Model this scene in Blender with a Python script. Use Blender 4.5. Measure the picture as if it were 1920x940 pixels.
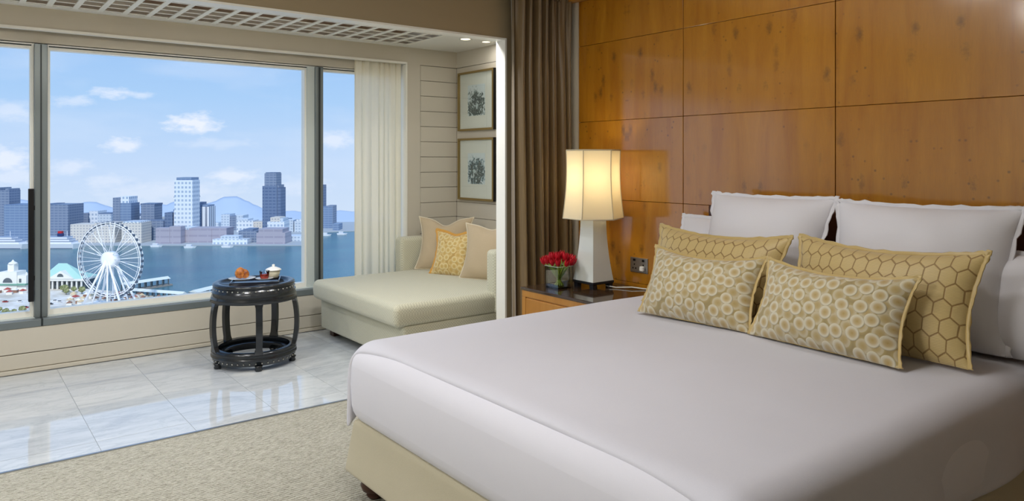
import bpy, bmesh, math, random
from mathutils import Matrix, Vector, noise
random.seed(7)
sc = bpy.context.scene
COL = sc.collection
for o in list(bpy.data.objects): bpy.data.objects.remove(o)

# ------------------------------------------------------------------ camera
EYE = 1.4; F = 1381.0; HY = 302.0
YAW = math.atan(1066/1381.0)
FW = Vector((math.sin(YAW), math.cos(YAW), 0)); RT = Vector((math.cos(YAW), -math.sin(YAW), 0))
cam = bpy.data.cameras.new('camera'); cam_o = bpy.data.objects.new('camera', cam); COL.objects.link(cam_o)
cam.sensor_width = 36; cam.lens = F/1920*36; cam.shift_y = (HY-470)/1920
cam.clip_start = 0.05; cam.clip_end = 6000
cam_o.location = (0, 0, EYE); cam_o.rotation_euler = (math.pi/2, 0, -YAW)
sc.camera = cam_o

# ------------------------------------------------------------------ view
sc.view_settings.view_transform = 'Standard'; sc.view_settings.look = 'None'
sc.view_settings.exposure = 0.0; sc.view_settings.gamma = 1.0; sc.view_settings.use_curve_mapping = False

def lin(*c):
    return tuple(((v/255.0)/12.92 if v <= 10 else (((v/255.0)+.055)/1.055)**2.4) for v in c) + (1.0,)

# ------------------------------------------------------------------ sky
wd = bpy.data.worlds.new('sky'); sc.world = wd; wd.use_nodes = True
nt = wd.node_tree; nt.nodes.clear()
def wn(t, **k):
    n = nt.nodes.new(t)
    for a, b in k.items(): setattr(n, a, b)
    return n
def wm(op, a, b=None, c=None):
    n = wn('ShaderNodeMath', operation=op)
    for i, v in enumerate((a, b, c)):
        if v is None: continue
        if isinstance(v, (int, float)): n.inputs[i].default_value = v
        else: nt.links.new(v, n.inputs[i])
    return n.outputs[0]
tc = wn('ShaderNodeTexCoord'); sx = wn('ShaderNodeSeparateXYZ'); nt.links.new(tc.outputs['Generated'], sx.inputs[0])
az = wm('ARCTAN2', sx.outputs[0], sx.outputs[1]); el = wm('ARCSINE', sx.outputs[2])
ramp = wn('ShaderNodeValToRGB'); cr = ramp.color_ramp
nt.links.new(wm('MULTIPLY_ADD', el, 1.0, .25), ramp.inputs[0])
stops = [(0.0, lin(212, 222, 236)), (.17, lin(206, 219, 238)), (.25, lin(192, 212, 240)), (.33, lin(168, 201, 238)), (.42, lin(150, 188, 234)), (.75, lin(120, 166, 224))]
while len(cr.elements) < len(stops): cr.elements.new(.5)
for e, (p, c) in zip(cr.elements, stops): e.position = p; e.color = c
nz = wn('ShaderNodeTexNoise'); nz.inputs['Scale'].default_value = 60; nz.inputs['Detail'].default_value = 6; nz.inputs['Roughness'].default_value = .6
mp = wn('ShaderNodeMapping'); mp.inputs['Scale'].default_value = (1, 1, 2.2)
nt.links.new(tc.outputs['Generated'], mp.inputs[0]); nt.links.new(mp.outputs[0], nz.inputs[0])
total = None
for (u, v, ru, rv, s) in [(362, 232, 40, 16, 1.0), (233, 272, 28, 11, .8), (207, 175, 30, 9, .7), (265, 178, 24, 6, .55), (137, 190, 30, 9, .5),
                          (440, 331, 34, 12, .7), (15, 300, 34, 22, .8), (20, 208, 40, 16, .4), (135, 313, 34, 12, .45), (205, 340, 40, 10, .4),
                          (625, 262, 30, 12, .55), (400, 270, 60, 8, .3), (560, 348, 50, 14, .35), (30, 332, 60, 14, .5), (300, 360, 120, 16, .35)]:
    t = (u-960)/F; dv = FW+RT*t; a0 = math.atan2(dv.x, dv.y); e0 = math.atan((HY-v)/F/dv.length)
    ra = ru/F*math.cos(math.atan(t))**2*.95; re = rv/F*math.cos(math.atan(t))*.95
    da = wm('DIVIDE', wm('SUBTRACT', az, a0), ra); de = wm('DIVIDE', wm('SUBTRACT', el, e0), re)
    d = wm('SQRT', wm('ADD', wm('MULTIPLY', da, da), wm('MULTIPLY', de, de)))
    f = wm('MULTIPLY', wm('SUBTRACT', .05, wm('MULTIPLY_ADD', nz.outputs[0], -2.4, wm('MULTIPLY', d, .8))), s*1.1)
    mx = wm('MAXIMUM', wm('MINIMUM', f, s), 0.0)
    total = mx if total is None else wm('MAXIMUM', total, mx)
n2 = wn('ShaderNodeTexNoise'); n2.inputs['Scale'].default_value = 5; n2.inputs['Detail'].default_value = 5
mp2 = wn('ShaderNodeMapping'); mp2.inputs['Scale'].default_value = (1, 1, 3.5)
nt.links.new(tc.outputs['Generated'], mp2.inputs[0]); nt.links.new(mp2.outputs[0], n2.inputs[0])
veil = wm('MAXIMUM', wm('MULTIPLY', wm('SUBTRACT', n2.outputs[0], .48), 1.6), 0.0)
mixc = wn('ShaderNodeMix', data_type='RGBA'); mixc.inputs[7].default_value = lin(240, 240, 248)
nt.links.new(wm('MINIMUM', wm('MULTIPLY_ADD', veil, .6, wm('MULTIPLY', total, .85)), 1.0), mixc.inputs[0]); nt.links.new(ramp.outputs[0], mixc.inputs[6])
bg = wn('ShaderNodeBackground'); bg.inputs[1].default_value = 1.12; nt.links.new(mixc.outputs[2], bg.inputs[0])
wo = wn('ShaderNodeOutputWorld'); nt.links.new(bg.outputs[0], wo.inputs[0])

# ------------------------------------------------------------------ sun (behind the hotel, lighting the far shore)
sl = bpy.data.lights.new('sun', 'SUN'); sl.energy = 2.6; sl.angle = math.radians(2); sl.color = (1, .95, .88)
so = bpy.data.objects.new('sun', sl); COL.objects.link(so)
so.rotation_euler = Vector((.35, .75, -.75)).to_track_quat('-Z', 'Y').to_euler()

# ------------------------------------------------------------------ fill lamps added on the unseen ceiling and behind the bulkhead
ROOM_FILL_LAMPS = [(-.5, 2.1, 27), (1.2, 2.05, 15), (-1.9, 2.1, 46), (2.6, 2.0, 5)]
BAY_FILL_LAMPS = [(-.6, 4.17, 17), (.7, 4.17, 17), (1.9, 4.17, 16), (2.75, 4.17, 8)]
def ceiling_and_fill_light(x, y, z, w, r, col=(1, .975, .95)):  # serves the two bay downlights and the added fill lamps
    l = bpy.data.lights.new('ceiling_and_fill_light', 'AREA'); l.shape = 'DISK'; l.size = 2*r; l.energy = w; l.color = col
    o = bpy.data.objects.new('ceiling_and_fill_light', l); COL.objects.link(o); o.location = (x, y, z); return o
for x, y, w in ROOM_FILL_LAMPS: ceiling_and_fill_light(x, y, 2.70, w, .25)

for x, y, w in BAY_FILL_LAMPS: ceiling_and_fill_light(x, y, 2.395, w, .09, (.97, .98, 1))

# ------------------------------------------------------------------ helpers
W = {}
def par(o, p):
    if p is not None:
        o.parent = p; o.matrix_parent_inverse = W[p.name].inverted()
    return o
def setM(o, M): o.matrix_basis = M; W[o.name] = M.copy(); return o
def meta(o, label=None, cat=None, group=None, kind=None):
    if label: o['label'] = label
    if cat: o['category'] = cat
    if group: o['group'] = group
    if kind: o['kind'] = kind
    return o
def thing(name, label, cat, loc=(0, 0, 0), group=None, rz=0):
    o = bpy.data.objects.new(name, None); COL.objects.link(o); o.empty_display_size = .1
    setM(o, Matrix.Translation(loc) @ Matrix.Rotation(rz, 4, 'Z')); return meta(o, label, cat, group)
def link(name, me, M, mat=None, parent=None):
    if mat and not me.materials: me.materials.append(mat)
    o = bpy.data.objects.new(name, me); COL.objects.link(o); setM(o, M); return par(o, parent)
def mesh(name, v, f, smooth=False, uv=None):
    me = bpy.data.meshes.new(name); me.from_pydata([tuple(p) for p in v], [], f); me.update()
    if smooth: me.polygons.foreach_set('use_smooth', [True]*len(me.polygons))
    if uv:
        l = me.uv_layers.new(name='UVMap')
        for lp in me.loops: l.data[lp.index].uv = uv[lp.vertex_index]
    return me
class MB:
    def __init__(s): s.v = []; s.f = []
    def add(s, v, f):
        n = len(s.v); s.v += [Vector(p) for p in v]; s.f += [tuple(i+n for i in q) for q in f]; return s
    def box(s, x0, x1, y0, y1, z0, z1):
        return s.add([(x0,y0,z0),(x1,y0,z0),(x1,y1,z0),(x0,y1,z0),(x0,y0,z1),(x1,y0,z1),(x1,y1,z1),(x0,y1,z1)],
                     [(0,3,2,1),(4,5,6,7),(0,1,5,4),(1,2,6,5),(2,3,7,6),(3,0,4,7)])
    def tube(s, pts, r, n=8, closed=False, cap=True, flat=None):
        pts = [Vector(p) for p in pts]; m = len(pts); v = []; f = []; up = None
        for i, p in enumerate(pts):
            if closed: t = pts[(i+1) % m]-pts[i-1]
            else: t = pts[min(i+1, m-1)]-pts[max(i-1, 0)]
            t.normalize()
            if up is None: up = Vector((0, 0, 1)) if abs(t.z) < .9 else Vector((1, 0, 0))
            a = (up - t*up.dot(t)).normalized(); up = a; b = t.cross(a)
            rr = r[i] if isinstance(r, (list, tuple)) else r
            for k in range(n):
                q = 2*math.pi*k/n; v.append(p+a*math.cos(q)*rr+b*math.sin(q)*rr)
        for i in range(m if closed else m-1):
            j = (i+1) % m
            for k in range(n): f.append((i*n+k, i*n+(k+1) % n, j*n+(k+1) % n, j*n+k))
        if cap and not closed: f.append(tuple(range(n))[::-1]); f.append(tuple((m-1)*n+k for k in range(n)))
        return s.add(v, f)
    def lathe(s, prof, n=32, c=(0, 0, 0), rot=0, cap=True):
        if prof[0] == prof[-1]: cap = False
        c = Vector(c); v = []; f = []; m = len(prof)
        for (r, z) in prof:
            for k in range(n):
                q = 2*math.pi*k/n+rot; v.append(c+Vector((r*math.cos(q), r*math.sin(q), z)))
        for i in range(m-1):
            for k in range(n): f.append((i*n+k, i*n+(k+1) % n, (i+1)*n+(k+1) % n, (i+1)*n+k))
        if cap and prof[0][0] > 1e-5: f.append(tuple(range(n))[::-1])
        if cap and prof[-1][0] > 1e-5: f.append(tuple((m-1)*n+k for k in range(n)))
        return s.add(v, f)
    def build(s, name, mat, parent=None, smooth=False, M=None, uv=None, bevel=0, seg=2):
        c = Vector((0, 0, 0))
        if M is None:
            lo = [min(p[i] for p in s.v) for i in range(3)]; hi = [max(p[i] for p in s.v) for i in range(3)]
            c = Vector(((lo[0]+hi[0])/2, (lo[1]+hi[1])/2, lo[2])); M = Matrix.Translation(c)
        me = mesh(name, [p-c for p in s.v], s.f, smooth, uv)
        if bevel: bev(me, bevel, seg, smooth)
        return link(name, me, M, mat, parent)
def bev(me, w, seg=2, smooth=True):
    bm = bmesh.new(); bm.from_mesh(me)
    bmesh.ops.bevel(bm, geom=bm.edges[:], offset=w, segments=seg, profile=.5, affect='EDGES', clamp_overlap=True)
    bm.to_mesh(me); bm.free()
    if smooth: me.polygons.foreach_set('use_smooth', [True]*len(me.polygons))
def box(name, x0, x1, y0, y1, z0, z1, mat, parent=None, bevel=0, seg=2, smooth=False):
    return MB().box(x0, x1, y0, y1, z0, z1).build(name, mat, parent, bevel=bevel, seg=seg, smooth=smooth)
def struct(o): o['kind'] = 'structure'; return o

# ------------------------------------------------------------------ materials
class MT:
    def __init__(s, name, col=(.8, .8, .8, 1), rough=.5, metal=0, spec=.5, **k):
        s.m = bpy.data.materials.new(name); s.m.use_nodes = True; s.t = s.m.node_tree
        s.p = s.t.nodes['Principled BSDF']; s.p.inputs['Base Color'].default_value = col
        s.p.inputs['Roughness'].default_value = rough; s.p.inputs['Metallic'].default_value = metal
        s.p.inputs['Specular IOR Level'].default_value = spec
        for a, b in k.items(): s.p.inputs[a.replace('_', ' ')].default_value = b
    def n(s, t, ins=None, **k):
        n = s.t.nodes.new(t)
        for a, b in k.items(): setattr(n, a, b)
        for a, b in (ins or {}).items():
            if hasattr(b, 'is_linked'): s.t.links.new(b, n.inputs[a])
            else: n.inputs[a].default_value = b
        return n
    def math(s, op, a, b=None, c=None):
        n = s.n('ShaderNodeMath', operation=op)
        for i, v in enumerate((a, b, c)):
            if v is None: continue
            if isinstance(v, (int, float)): n.inputs[i].default_value = v
            else: s.t.links.new(v, n.inputs[i])
        return n.outputs[0]
    def coord(s, kind='Object', scale=(1, 1, 1), loc=(0, 0, 0)):
        c = s.n('ShaderNodeTexCoord'); m = s.n('ShaderNodeMapping', {0: c.outputs[kind], 'Scale': scale, 'Location': loc}); return m.outputs[0]
    def noise(s, co, scale, detail=4, rough=.5, dist=0):
        return s.n('ShaderNodeTexNoise', {'Vector': co, 'Scale': scale, 'Detail': detail, 'Roughness': rough, 'Distortion': dist}).outputs[0]
    def ramp(s, f, stops, interp='LINEAR'):
        n = s.n('ShaderNodeValToRGB', {0: f}); r = n.color_ramp; r.interpolation = interp
        while len(r.elements) < len(stops): r.elements.new(.5)
        for e, (p, c) in zip(r.elements, stops): e.position = p; e.color = c
        return n.outputs[0]
    def mix(s, f, a, b, mode='MIX'):
        return s.n('ShaderNodeMix', {0: f, 6: a, 7: b}, data_type='RGBA', blend_type=mode).outputs[2]
    def col(s, o): s.t.links.new(o, s.p.inputs['Base Color']); return s
    def rough(s, o): s.t.links.new(o, s.p.inputs['Roughness']); return s
    def bump(s, h, st=.3, d=.01):
        b = s.n('ShaderNodeBump', {'Height': h, 'Strength': st, 'Distance': d}); s.t.links.new(b.outputs[0], s.p.inputs['Normal']); return s
g1 = lambda v: (v, v, v, 1)
def paint(name, c, rough=.5, spec=.4):
    t = MT(name, c, rough, spec=spec); co = t.coord()
    t.bump(t.noise(co, 60, 3), .04, .004); return t.m
def fabric(name, c1, c2, scale=260, bump=.35, rough=.9, sheen=.2):
    t = MT(name, c1, rough, spec=.2); t.p.inputs['Sheen Weight'].default_value = sheen
    co = t.coord(); n = t.noise(co, scale, 3, .6)
    t.col(t.mix(t.math('MULTIPLY_ADD', t.noise(co, 5, 3), .3, t.math('MULTIPLY', n, .7)), c1, c2)); t.bump(n, bump, .003); return t.m

M_cream = paint('cream_paint', lin(200, 193, 177))
M_bulk = paint('warm_beige_paint', lin(158, 142, 112))
M_ceil = paint('white_ceiling_paint', lin(232, 230, 222))
M_white = paint('white_trim_paint', lin(238, 236, 226), .35)
M_groove = MT('groove_brown', lin(96, 76, 54), .8).m
M_brown = paint('lattice_backing_brown', lin(142, 112, 86))
M_grey = MT('grey_window_metal', lin(118, 126, 126), .38, .35).m
M_dgrey = MT('dark_window_gasket', lin(46, 52, 52), .45, .3).m
M_black = MT('black_metal', lin(18, 18, 20), .4, .3).m
M_sill = paint('pale_sill', lin(196, 204, 200), .3)

def m_wood(name, c0, c1, ck, rough, burl=True, mirror=True):
    t = MT(name, c0, rough, spec=.5)
    if burl: t.p.inputs['Coat Weight'].default_value = 1.0; t.p.inputs['Coat IOR'].default_value = 1.8; t.p.inputs['Coat Roughness'].default_value = .13; t.p.inputs['Specular IOR Level'].default_value = .25
    c = t.n('ShaderNodeTexCoord'); sp = t.n('ShaderNodeSeparateXYZ', {0: c.outputs['Object']})
    oi = t.n('ShaderNodeObjectInfo'); off = t.math('MULTIPLY', oi.outputs['Random'], 13.0)
    yy = t.math('ABSOLUTE', sp.outputs[1]) if mirror else sp.outputs[1]
    co = t.n('ShaderNodeCombineXYZ', {0: t.math('ADD', sp.outputs[0], off), 1: yy, 2: sp.outputs[2]}).outputs[0]
    st = t.n('ShaderNodeMapping', {0: co, 'Scale': (1, 5, .7)}).outputs[0]
    base = t.ramp(t.noise(st, 2.2, 6, .55, .6), [(.3, c0), (.7, c1)])
    fine = t.noise(t.n('ShaderNodeMapping', {0: co, 'Scale': (1, 60, 5)}).outputs[0], 4, 4, .6)
    base = t.mix(t.math('MULTIPLY', fine, .25), base, ck)
    if burl:
        v = t.n('ShaderNodeTexVoronoi', {'Vector': t.n('ShaderNodeMapping', {0: co, 'Scale': (1, 1.2, .6)}).outputs[0], 'Scale': 9.5, 'Randomness': 1.0})
        wob = t.noise(co, 45, 4, .7); d = t.math('ADD', v.outputs['Distance'], t.math('MULTIPLY_ADD', wob, .5, -.22))
        sel = t.ramp(t.noise(co, 2.6, 2), [(.38, g1(0)), (.5, g1(1))])
        k = t.math('MULTIPLY', t.ramp(d, [(.03, g1(.62)), (.3, g1(0))]), sel)
        v2 = t.n('ShaderNodeTexVoronoi', {'Vector': co, 'Scale': 22})
        k2 = t.math('MULTIPLY', t.ramp(v2.outputs['Distance'], [(.06, g1(.6)), (.18, g1(0))]), t.ramp(t.noise(co, 4, 2), [(.5, g1(0)), (.6, g1(1))]))
        base = t.mix(t.math('MAXIMUM', k, k2), base, ck)
    t.col(base); return t.m
M_burl = m_wood('honey_burl_veneer', lin(178, 112, 12), lin(200, 136, 28), lin(64, 50, 22), .45)
M_oak = m_wood('honey_oak', lin(196, 140, 66), lin(176, 118, 46), lin(120, 72, 26), .3, False, False)
M_dkwood = m_wood('dark_mahogany', lin(58, 30, 18), lin(76, 40, 24), lin(30, 14, 8), .35, False, False)

def m_marble():
    t = MT('pale_grey_marble', lin(206, 210, 212), .035, spec=.7)
    c = t.n('ShaderNodeTexCoord'); oi = t.n('ShaderNodeObjectInfo')
    off = t.n('ShaderNodeCombineXYZ', {0: t.math('MULTIPLY', oi.outputs['Random'], 20.0), 1: t.math('MULTIPLY', oi.outputs['Random'], 7.0)}).outputs[0]
    co = t.n('ShaderNodeVectorMath', {0: c.outputs['Object'], 1: off}, operation='ADD').outputs[0]
    st = t.n('ShaderNodeMapping', {0: co, 'Scale': (1, 3.2, 1), 'Rotation': (0, 0, .15)}).outputs[0]
    a = t.ramp(t.noise(st, 2.2, 8, .62, 1.2), [(.3, lin(186, 190, 194)), (.5, lin(204, 208, 210)), (.72, lin(214, 217, 218))])
    vein = t.ramp(t.noise(st, 1.6, 6, .6, 2.0), [(.475, g1(0)), (.5, g1(.22)), (.525, g1(0))])
    t.col(t.mix(vein, a, lin(140, 150, 158))); return t.m
M_marble = m_marble()
def m_carpet():
    t = MT('woven_beige_carpet', lin(176, 170, 150), .95, spec=.1); co = t.coord()
    st = t.n('ShaderNodeMapping', {0: co, 'Scale': (1, 2.6, 1), 'Rotation': (0, 0, .02)}).outputs[0]
    n = t.noise(st, 46, 3, .65); f = t.noise(co, 210, 2, .6); b = t.noise(co, 1.3, 3)
    w = t.n('ShaderNodeTexWave', {'Vector': co, 'Scale': 18, 'Distortion': 3.5, 'Detail': 3, 'Detail Scale': 3}, bands_direction='Y').outputs['Fac']
    h = t.math('ADD', t.math('MULTIPLY', n, .8), t.math('MULTIPLY_ADD', f, .5, t.math('MULTIPLY', w, .25)))
    c = t.ramp(h, [(.52, lin(124, 120, 104)), (.76, lin(186, 183, 168)), (.98, lin(216, 213, 200))])
    t.col(t.mix(t.math('MULTIPLY', b, .35), c, lin(168, 162, 142))); t.bump(h, .9, .012); return t.m
M_carpet = m_carpet()
M_bed = fabric('white_cotton_sheet', lin(234, 234, 243), lin(224, 224, 235), 420, .06, .75, .15)
M_cover = fabric('white_coverlet', lin(224, 224, 233), lin(212, 212, 223), 380, .1, .7, .2)
M_pill = fabric('white_pillow_cotton', lin(236, 235, 240), lin(226, 225, 232), 420, .06, .75, .1)
M_base = fabric('beige_bed_upholstery', lin(206, 198, 174), lin(186, 178, 152), 330, .3)
M_taupe = fabric('sand_linen', lin(206, 188, 158), lin(178, 158, 126), 300, .5)
M_pipe = fabric('pale_piping', lin(226, 216, 192), lin(206, 194, 166), 300, .3)
M_orange = MT('amber_satin', lin(206, 152, 60), .45, spec=.5, Sheen_Weight=.3).m
M_goldfl = MT('pale_gold_satin', lin(206, 180, 118), .38, spec=.5, Sheen_Weight=.3).m
def m_chaise(nm='sage_woven_upholstery', a=(224, 221, 198), b=(180, 177, 152)):
    t = MT(nm, lin(*a), .9, spec=.2, Sheen_Weight=.25); co = t.coord()
    w = t.n('ShaderNodeTexChecker', {'Vector': t.n('ShaderNodeMapping', {0: co, 'Scale': (95, 95, 95), 'Location': (.013, .017, .011)}).outputs[0], 'Scale': 1.0}).outputs['Fac']
    n = t.noise(co, 260, 3, .6); k = t.math('MULTIPLY_ADD', w, .4, t.math('MULTIPLY', n, .6))
    t.col(t.mix(k, lin(*a), lin(*b))); t.bump(k, .7, .005); return t.m
M_chaise = m_chaise()
def m_drape():
    t = MT('bronze_satin_drape', lin(128, 104, 72), .34, spec=.5, Sheen_Weight=.4)
    co = t.coord('Object', (40, 40, 1.2)); n = t.noise(co, 6, 4, .6)
    t.col(t.mix(n, lin(138, 114, 74), lin(84, 64, 36))); t.bump(n, .1, .002); return t.m
M_drape = m_drape()
def m_sheer():
    t = MT('ivory_sheer', lin(250, 244, 224), .8, spec=.1); tr = t.n('ShaderNodeBsdfTranslucent', {0: lin(255, 246, 220)})
    tp = t.n('ShaderNodeBsdfTransparent'); a = t.n('ShaderNodeMixShader', {0: .28, 1: t.p.outputs[0], 2: tr.outputs[0]})
    b = t.n('ShaderNodeMixShader', {0: .06, 1: a.outputs[0], 2: tp.outputs[0]}); t.t.links.new(b.outputs[0], t.t.nodes['Material Output'].inputs[0])
    t.bump(t.noise(t.coord('Object', (1, 1, .3)), 300, 2), .1, .002); return t.m
M_sheer = m_sheer()
def m_shade():
    t = MT('cream_silk_shade', lin(240, 234, 214), .8, spec=.15); tr = t.n('ShaderNodeBsdfTranslucent', {0: lin(250, 240, 214)})
    a = t.n('ShaderNodeMixShader', {0: .5, 1: t.p.outputs[0], 2: tr.outputs[0]}); t.t.links.new(a.outputs[0], t.t.nodes['Material Output'].inputs[0]); return t.m
M_shade = m_shade()
def m_glass(name, tint=(1, 1, 1, 1), gloss=.06):
    m = bpy.data.materials.new(name); m.use_nodes = True; t = m.node_tree; t.nodes.clear()
    o = t.nodes.new('ShaderNodeOutputMaterial'); a = t.nodes.new('ShaderNodeBsdfTransparent'); a.inputs[0].default_value = tint
    g = t.nodes.new('ShaderNodeBsdfGlossy'); g.inputs['Roughness'].default_value = .01
    f = t.nodes.new('ShaderNodeFresnel'); f.inputs[0].default_value = 1.3
    mu = t.nodes.new('ShaderNodeMath'); mu.operation = 'MULTIPLY'; mu.inputs[1].default_value = gloss/.06*.5; t.links.new(f.outputs[0], mu.inputs[0])
    x = t.nodes.new('ShaderNodeMixShader'); t.links.new(mu.outputs[0], x.inputs[0]); t.links.new(a.outputs[0], x.inputs[1]); t.links.new(g.outputs[0], x.inputs[2])
    t.links.new(x.outputs[0], o.inputs[0]); return m
M_pane = m_glass('window_glass', (.97, .99, 1, 1), .03)
M_vase = m_glass('clear_vase_glass', (.985, .995, .985, 1), .12)
M_nstop = MT('smoked_glass_top', lin(64, 48, 34), .06, spec=.8).m
M_ceramic = MT('celadon_ceramic', lin(214, 218, 212), .12, spec=.6).m
M_lampfoot = MT('dark_lamp_foot', lin(40, 42, 48), .35, .2).m
M_steel = MT('brushed_steel', lin(176, 178, 180), .28, .9).m
M_lacq = MT('black_lacquer', lin(30, 34, 38), .2, spec=.6).m
M_stud = MT('pewter_stud', lin(190, 188, 178), .3, .8).m
M_gold = MT('gilt_frame', lin(150, 128, 78), .35, .6).m
M_mat = paint('ivory_mat_board', lin(232, 230, 214), .8)

def m_hex():
    t = MT('gold_honeycomb_silk', lin(206, 176, 110), .42, spec=.5, Sheen_Weight=.3)
    c = t.n('ShaderNodeTexCoord'); R = (1.0, 1.7320508, 1.0)
    p = t.n('ShaderNodeMapping', {0: c.outputs['UV'], 'Scale': (19.0, 14.0, 1)}).outputs[0]
    vm = lambda op, a, b=None: t.n('ShaderNodeVectorMath', {k: v for k, v in ((0, a), (1, b)) if v is not None}, operation=op).outputs[0]
    half = (.5, .8660254, 0)
    def cell(q):
        mo = t.n('ShaderNodeVectorMath', {0: vm('ADD', q, (51.9615242*1.0-.9615242, 86.60254*2-.0, 0)), 1: R}, operation='MODULO').outputs[0]
        return vm('SUBTRACT', mo, half)
    a = cell(p); b = cell(vm('SUBTRACT', p, half))
    la = t.n('ShaderNodeVectorMath', {0: a}, operation='LENGTH').outputs['Value']; lb = t.n('ShaderNodeVectorMath', {0: b}, operation='LENGTH').outputs['Value']
    g = t.n('ShaderNodeMix', {0: t.math('LESS_THAN', lb, la), 4: a, 5: b}, data_type='VECTOR').outputs[1]
    ab = vm('ABSOLUTE', g); s = t.n('ShaderNodeSeparateXYZ', {0: ab})
    hd = t.math('MAXIMUM', s.outputs[0], t.math('MULTIPLY_ADD', s.outputs[0], .5, t.math('MULTIPLY', s.outputs[1], .8660254)))
    line = t.ramp(hd, [(.445, g1(0)), (.475, g1(.8))])
    sep = t.n('ShaderNodeSeparateXYZ', {0: c.outputs['UV']}); st = t.math('SINE', t.math('MULTIPLY', sep.outputs[1], 1150.0))
    body = t.mix(t.math('MULTIPLY_ADD', st, .25, .5), lin(222, 200, 144), lin(198, 170, 106))
    t.col(t.mix(line, body, lin(132, 96, 40))); t.bump(t.math('SUBTRACT', t.math('MULTIPLY', st, .15), line), .35, .004); return t.m
M_hex = m_hex()
def m_circ(name='circle_velvet', scale=17.5, c0=(190, 160, 98), ring=(222, 214, 188), gap=(182, 162, 110)):
    t = MT(name, lin(*c0), .6, spec=.3, Sheen_Weight=.5)
    c = t.n('ShaderNodeTexCoord')
    v = t.n('ShaderNodeTexVoronoi', {'Vector': c.outputs['UV'], 'Scale': scale, 'Randomness': .45}, voronoi_dimensions='2D').outputs['Distance']
    v2 = t.n('ShaderNodeTexVoronoi', {'Vector': t.n('ShaderNodeMapping', {0: c.outputs['UV'], 'Location': (.031, .027, 0)}).outputs[0], 'Scale': scale, 'Randomness': .45}, voronoi_dimensions='2D').outputs['Distance']
    st = [(.0, lin(*c0)), (.2, lin(*[int(.6*a+.4*b) for a, b in zip(c0, ring)])), (.33, lin(*ring)), (.41, lin(*ring)), (.46, lin(*gap)), (.6, lin(*[int(x*.86) for x in gap]))]
    f = t.ramp(v, st); b = t.ramp(v2, st); under = t.math('GREATER_THAN', v, .45)
    t.col(t.mix(under, f, t.mix(.45, b, lin(*gap))))
    t.bump(t.ramp(v, [(.0, g1(.6)), (.38, g1(1)), (.46, g1(0))]), .5, .006); return t.m
M_circ = m_circ()
M_circ2 = m_circ('amber_circle_velvet', 17.0, (196, 160, 84), (222, 202, 146), (200, 164, 92))

# ------------------------------------------------------------------ the room
WX = 3.5; YB = 3.95; YB2 = 4.04; JX = 3.0; YS = 5.80; XP = 3.82; ZC = 2.42; ZB = 2.226; YG = 5.93; ZR = 2.75
XL = -2.8; YR = -2.4
# floor
fl = struct(box('floor', XL-.1, WX+.1, YR-.1, 4.0, -.1, 0, M_carpet))
fm = struct(box('floor_marble', XL-.1, XP+.1, 4.0, YS+.2, -.1, -.0015, MT('pale_grout', lin(150, 154, 156), .5).m))
TW = .435; x = .603-TW*8
tiles = {}
while x < XP:
    for (a, b) in ((4.004, 4.17), (4.17, 5.04), (5.04, YS)):
        x0, x1 = x+.0012, min(x+TW, XP)-.0012
        key = (round(x1-x0, 3), a)
        if key not in tiles:
            me = MB().box(-(x1-x0)/2, (x1-x0)/2, -(b-a)/2+.0012, (b-a)/2-.0012, -.0015, 0); me = mesh('tile', me.v, me.f); tiles[key] = me
        link('tile', tiles[key], Matrix.Translation(((x0+x1)/2, (a+b)/2, 0)), M_marble, fm)
    x += TW
trim = struct(box('trim_1', XL, JX, 3.992, 4.006, -.02, .006, M_steel)); trim['label'] = 'thin metal strip between carpet and marble floor'
# walls out of view
struct(box('wall_back', XL-.1, WX+.1, YR-.1, YR, 0, ZR, M_cream))
struct(box('wall_left', XL-.1, XL, YR, YS+.3, 0, ZR, M_cream))
struct(box('ceiling', XL-.1, XP+.1, YR-.1, YB, ZR, ZR+.1, M_ceil))
# bulkhead + wall stub beside bay
wb = struct(box('wall_bulkhead', XL, JX, YB, YB2, ZB, ZR+.1, M_bulk))
box('bulkhead_edge', XL, JX, YB-.004, YB2+.002, ZB-.012, ZB, M_white, wb)
ws = struct(box('wall_stub', JX, WX+.5, YB, YB2, 0, ZR+.1, M_bulk))
box('jamb_casing', JX-.014, JX, YB-.006, YB2+.004, 0, ZB, M_white, ws)
# bay ceiling with lattice
cb = struct(box('ceiling_bay', XL, XP+.1, YB2, YS+.3, ZC+.10, ZC+.2, M_brown))
LX1 = 3.24; LY0, LY1 = 4.3, 5.70
box('ceiling_border', LX1, XP, YB2, YS, ZC, ZC+.10, M_ceil, cb)
box('ceiling_border', XL, LX1, LY1, YS, ZC, ZC+.10, M_ceil, cb)
box('ceiling_border', XL, LX1, YB2, LY0, ZC, ZC+.10, M_ceil, cb)
lat = thing('ceiling_lattice', 'white wooden lattice grille set in the bay window ceiling', 'lattice', (1.0, 5.0, ZC))
pitch = .1485; mm = None; x = LX1
while x > XL+.05:
    if mm is None: q = MB().box(-.017, .017, -(LY1-LY0)/2, (LY1-LY0)/2, 0, .006); mm = mesh('slat', q.v, q.f)
    link('slat', mm, Matrix.Translation((x-.017, (LY0+LY1)/2, ZC)), M_white, lat); x -= pitch
mm = None; y = LY1-.012; L = LX1-XL
while y > LY0:
    if mm is None: q = MB().box(-L/2, L/2, -.011, .011, 0, .004); mm = mesh('cross_slat', q.v, q.f)
    link('cross_slat', mm, Matrix.Translation(((LX1+XL)/2, y, ZC+.0062)), M_white, lat); y -= .1425
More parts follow.
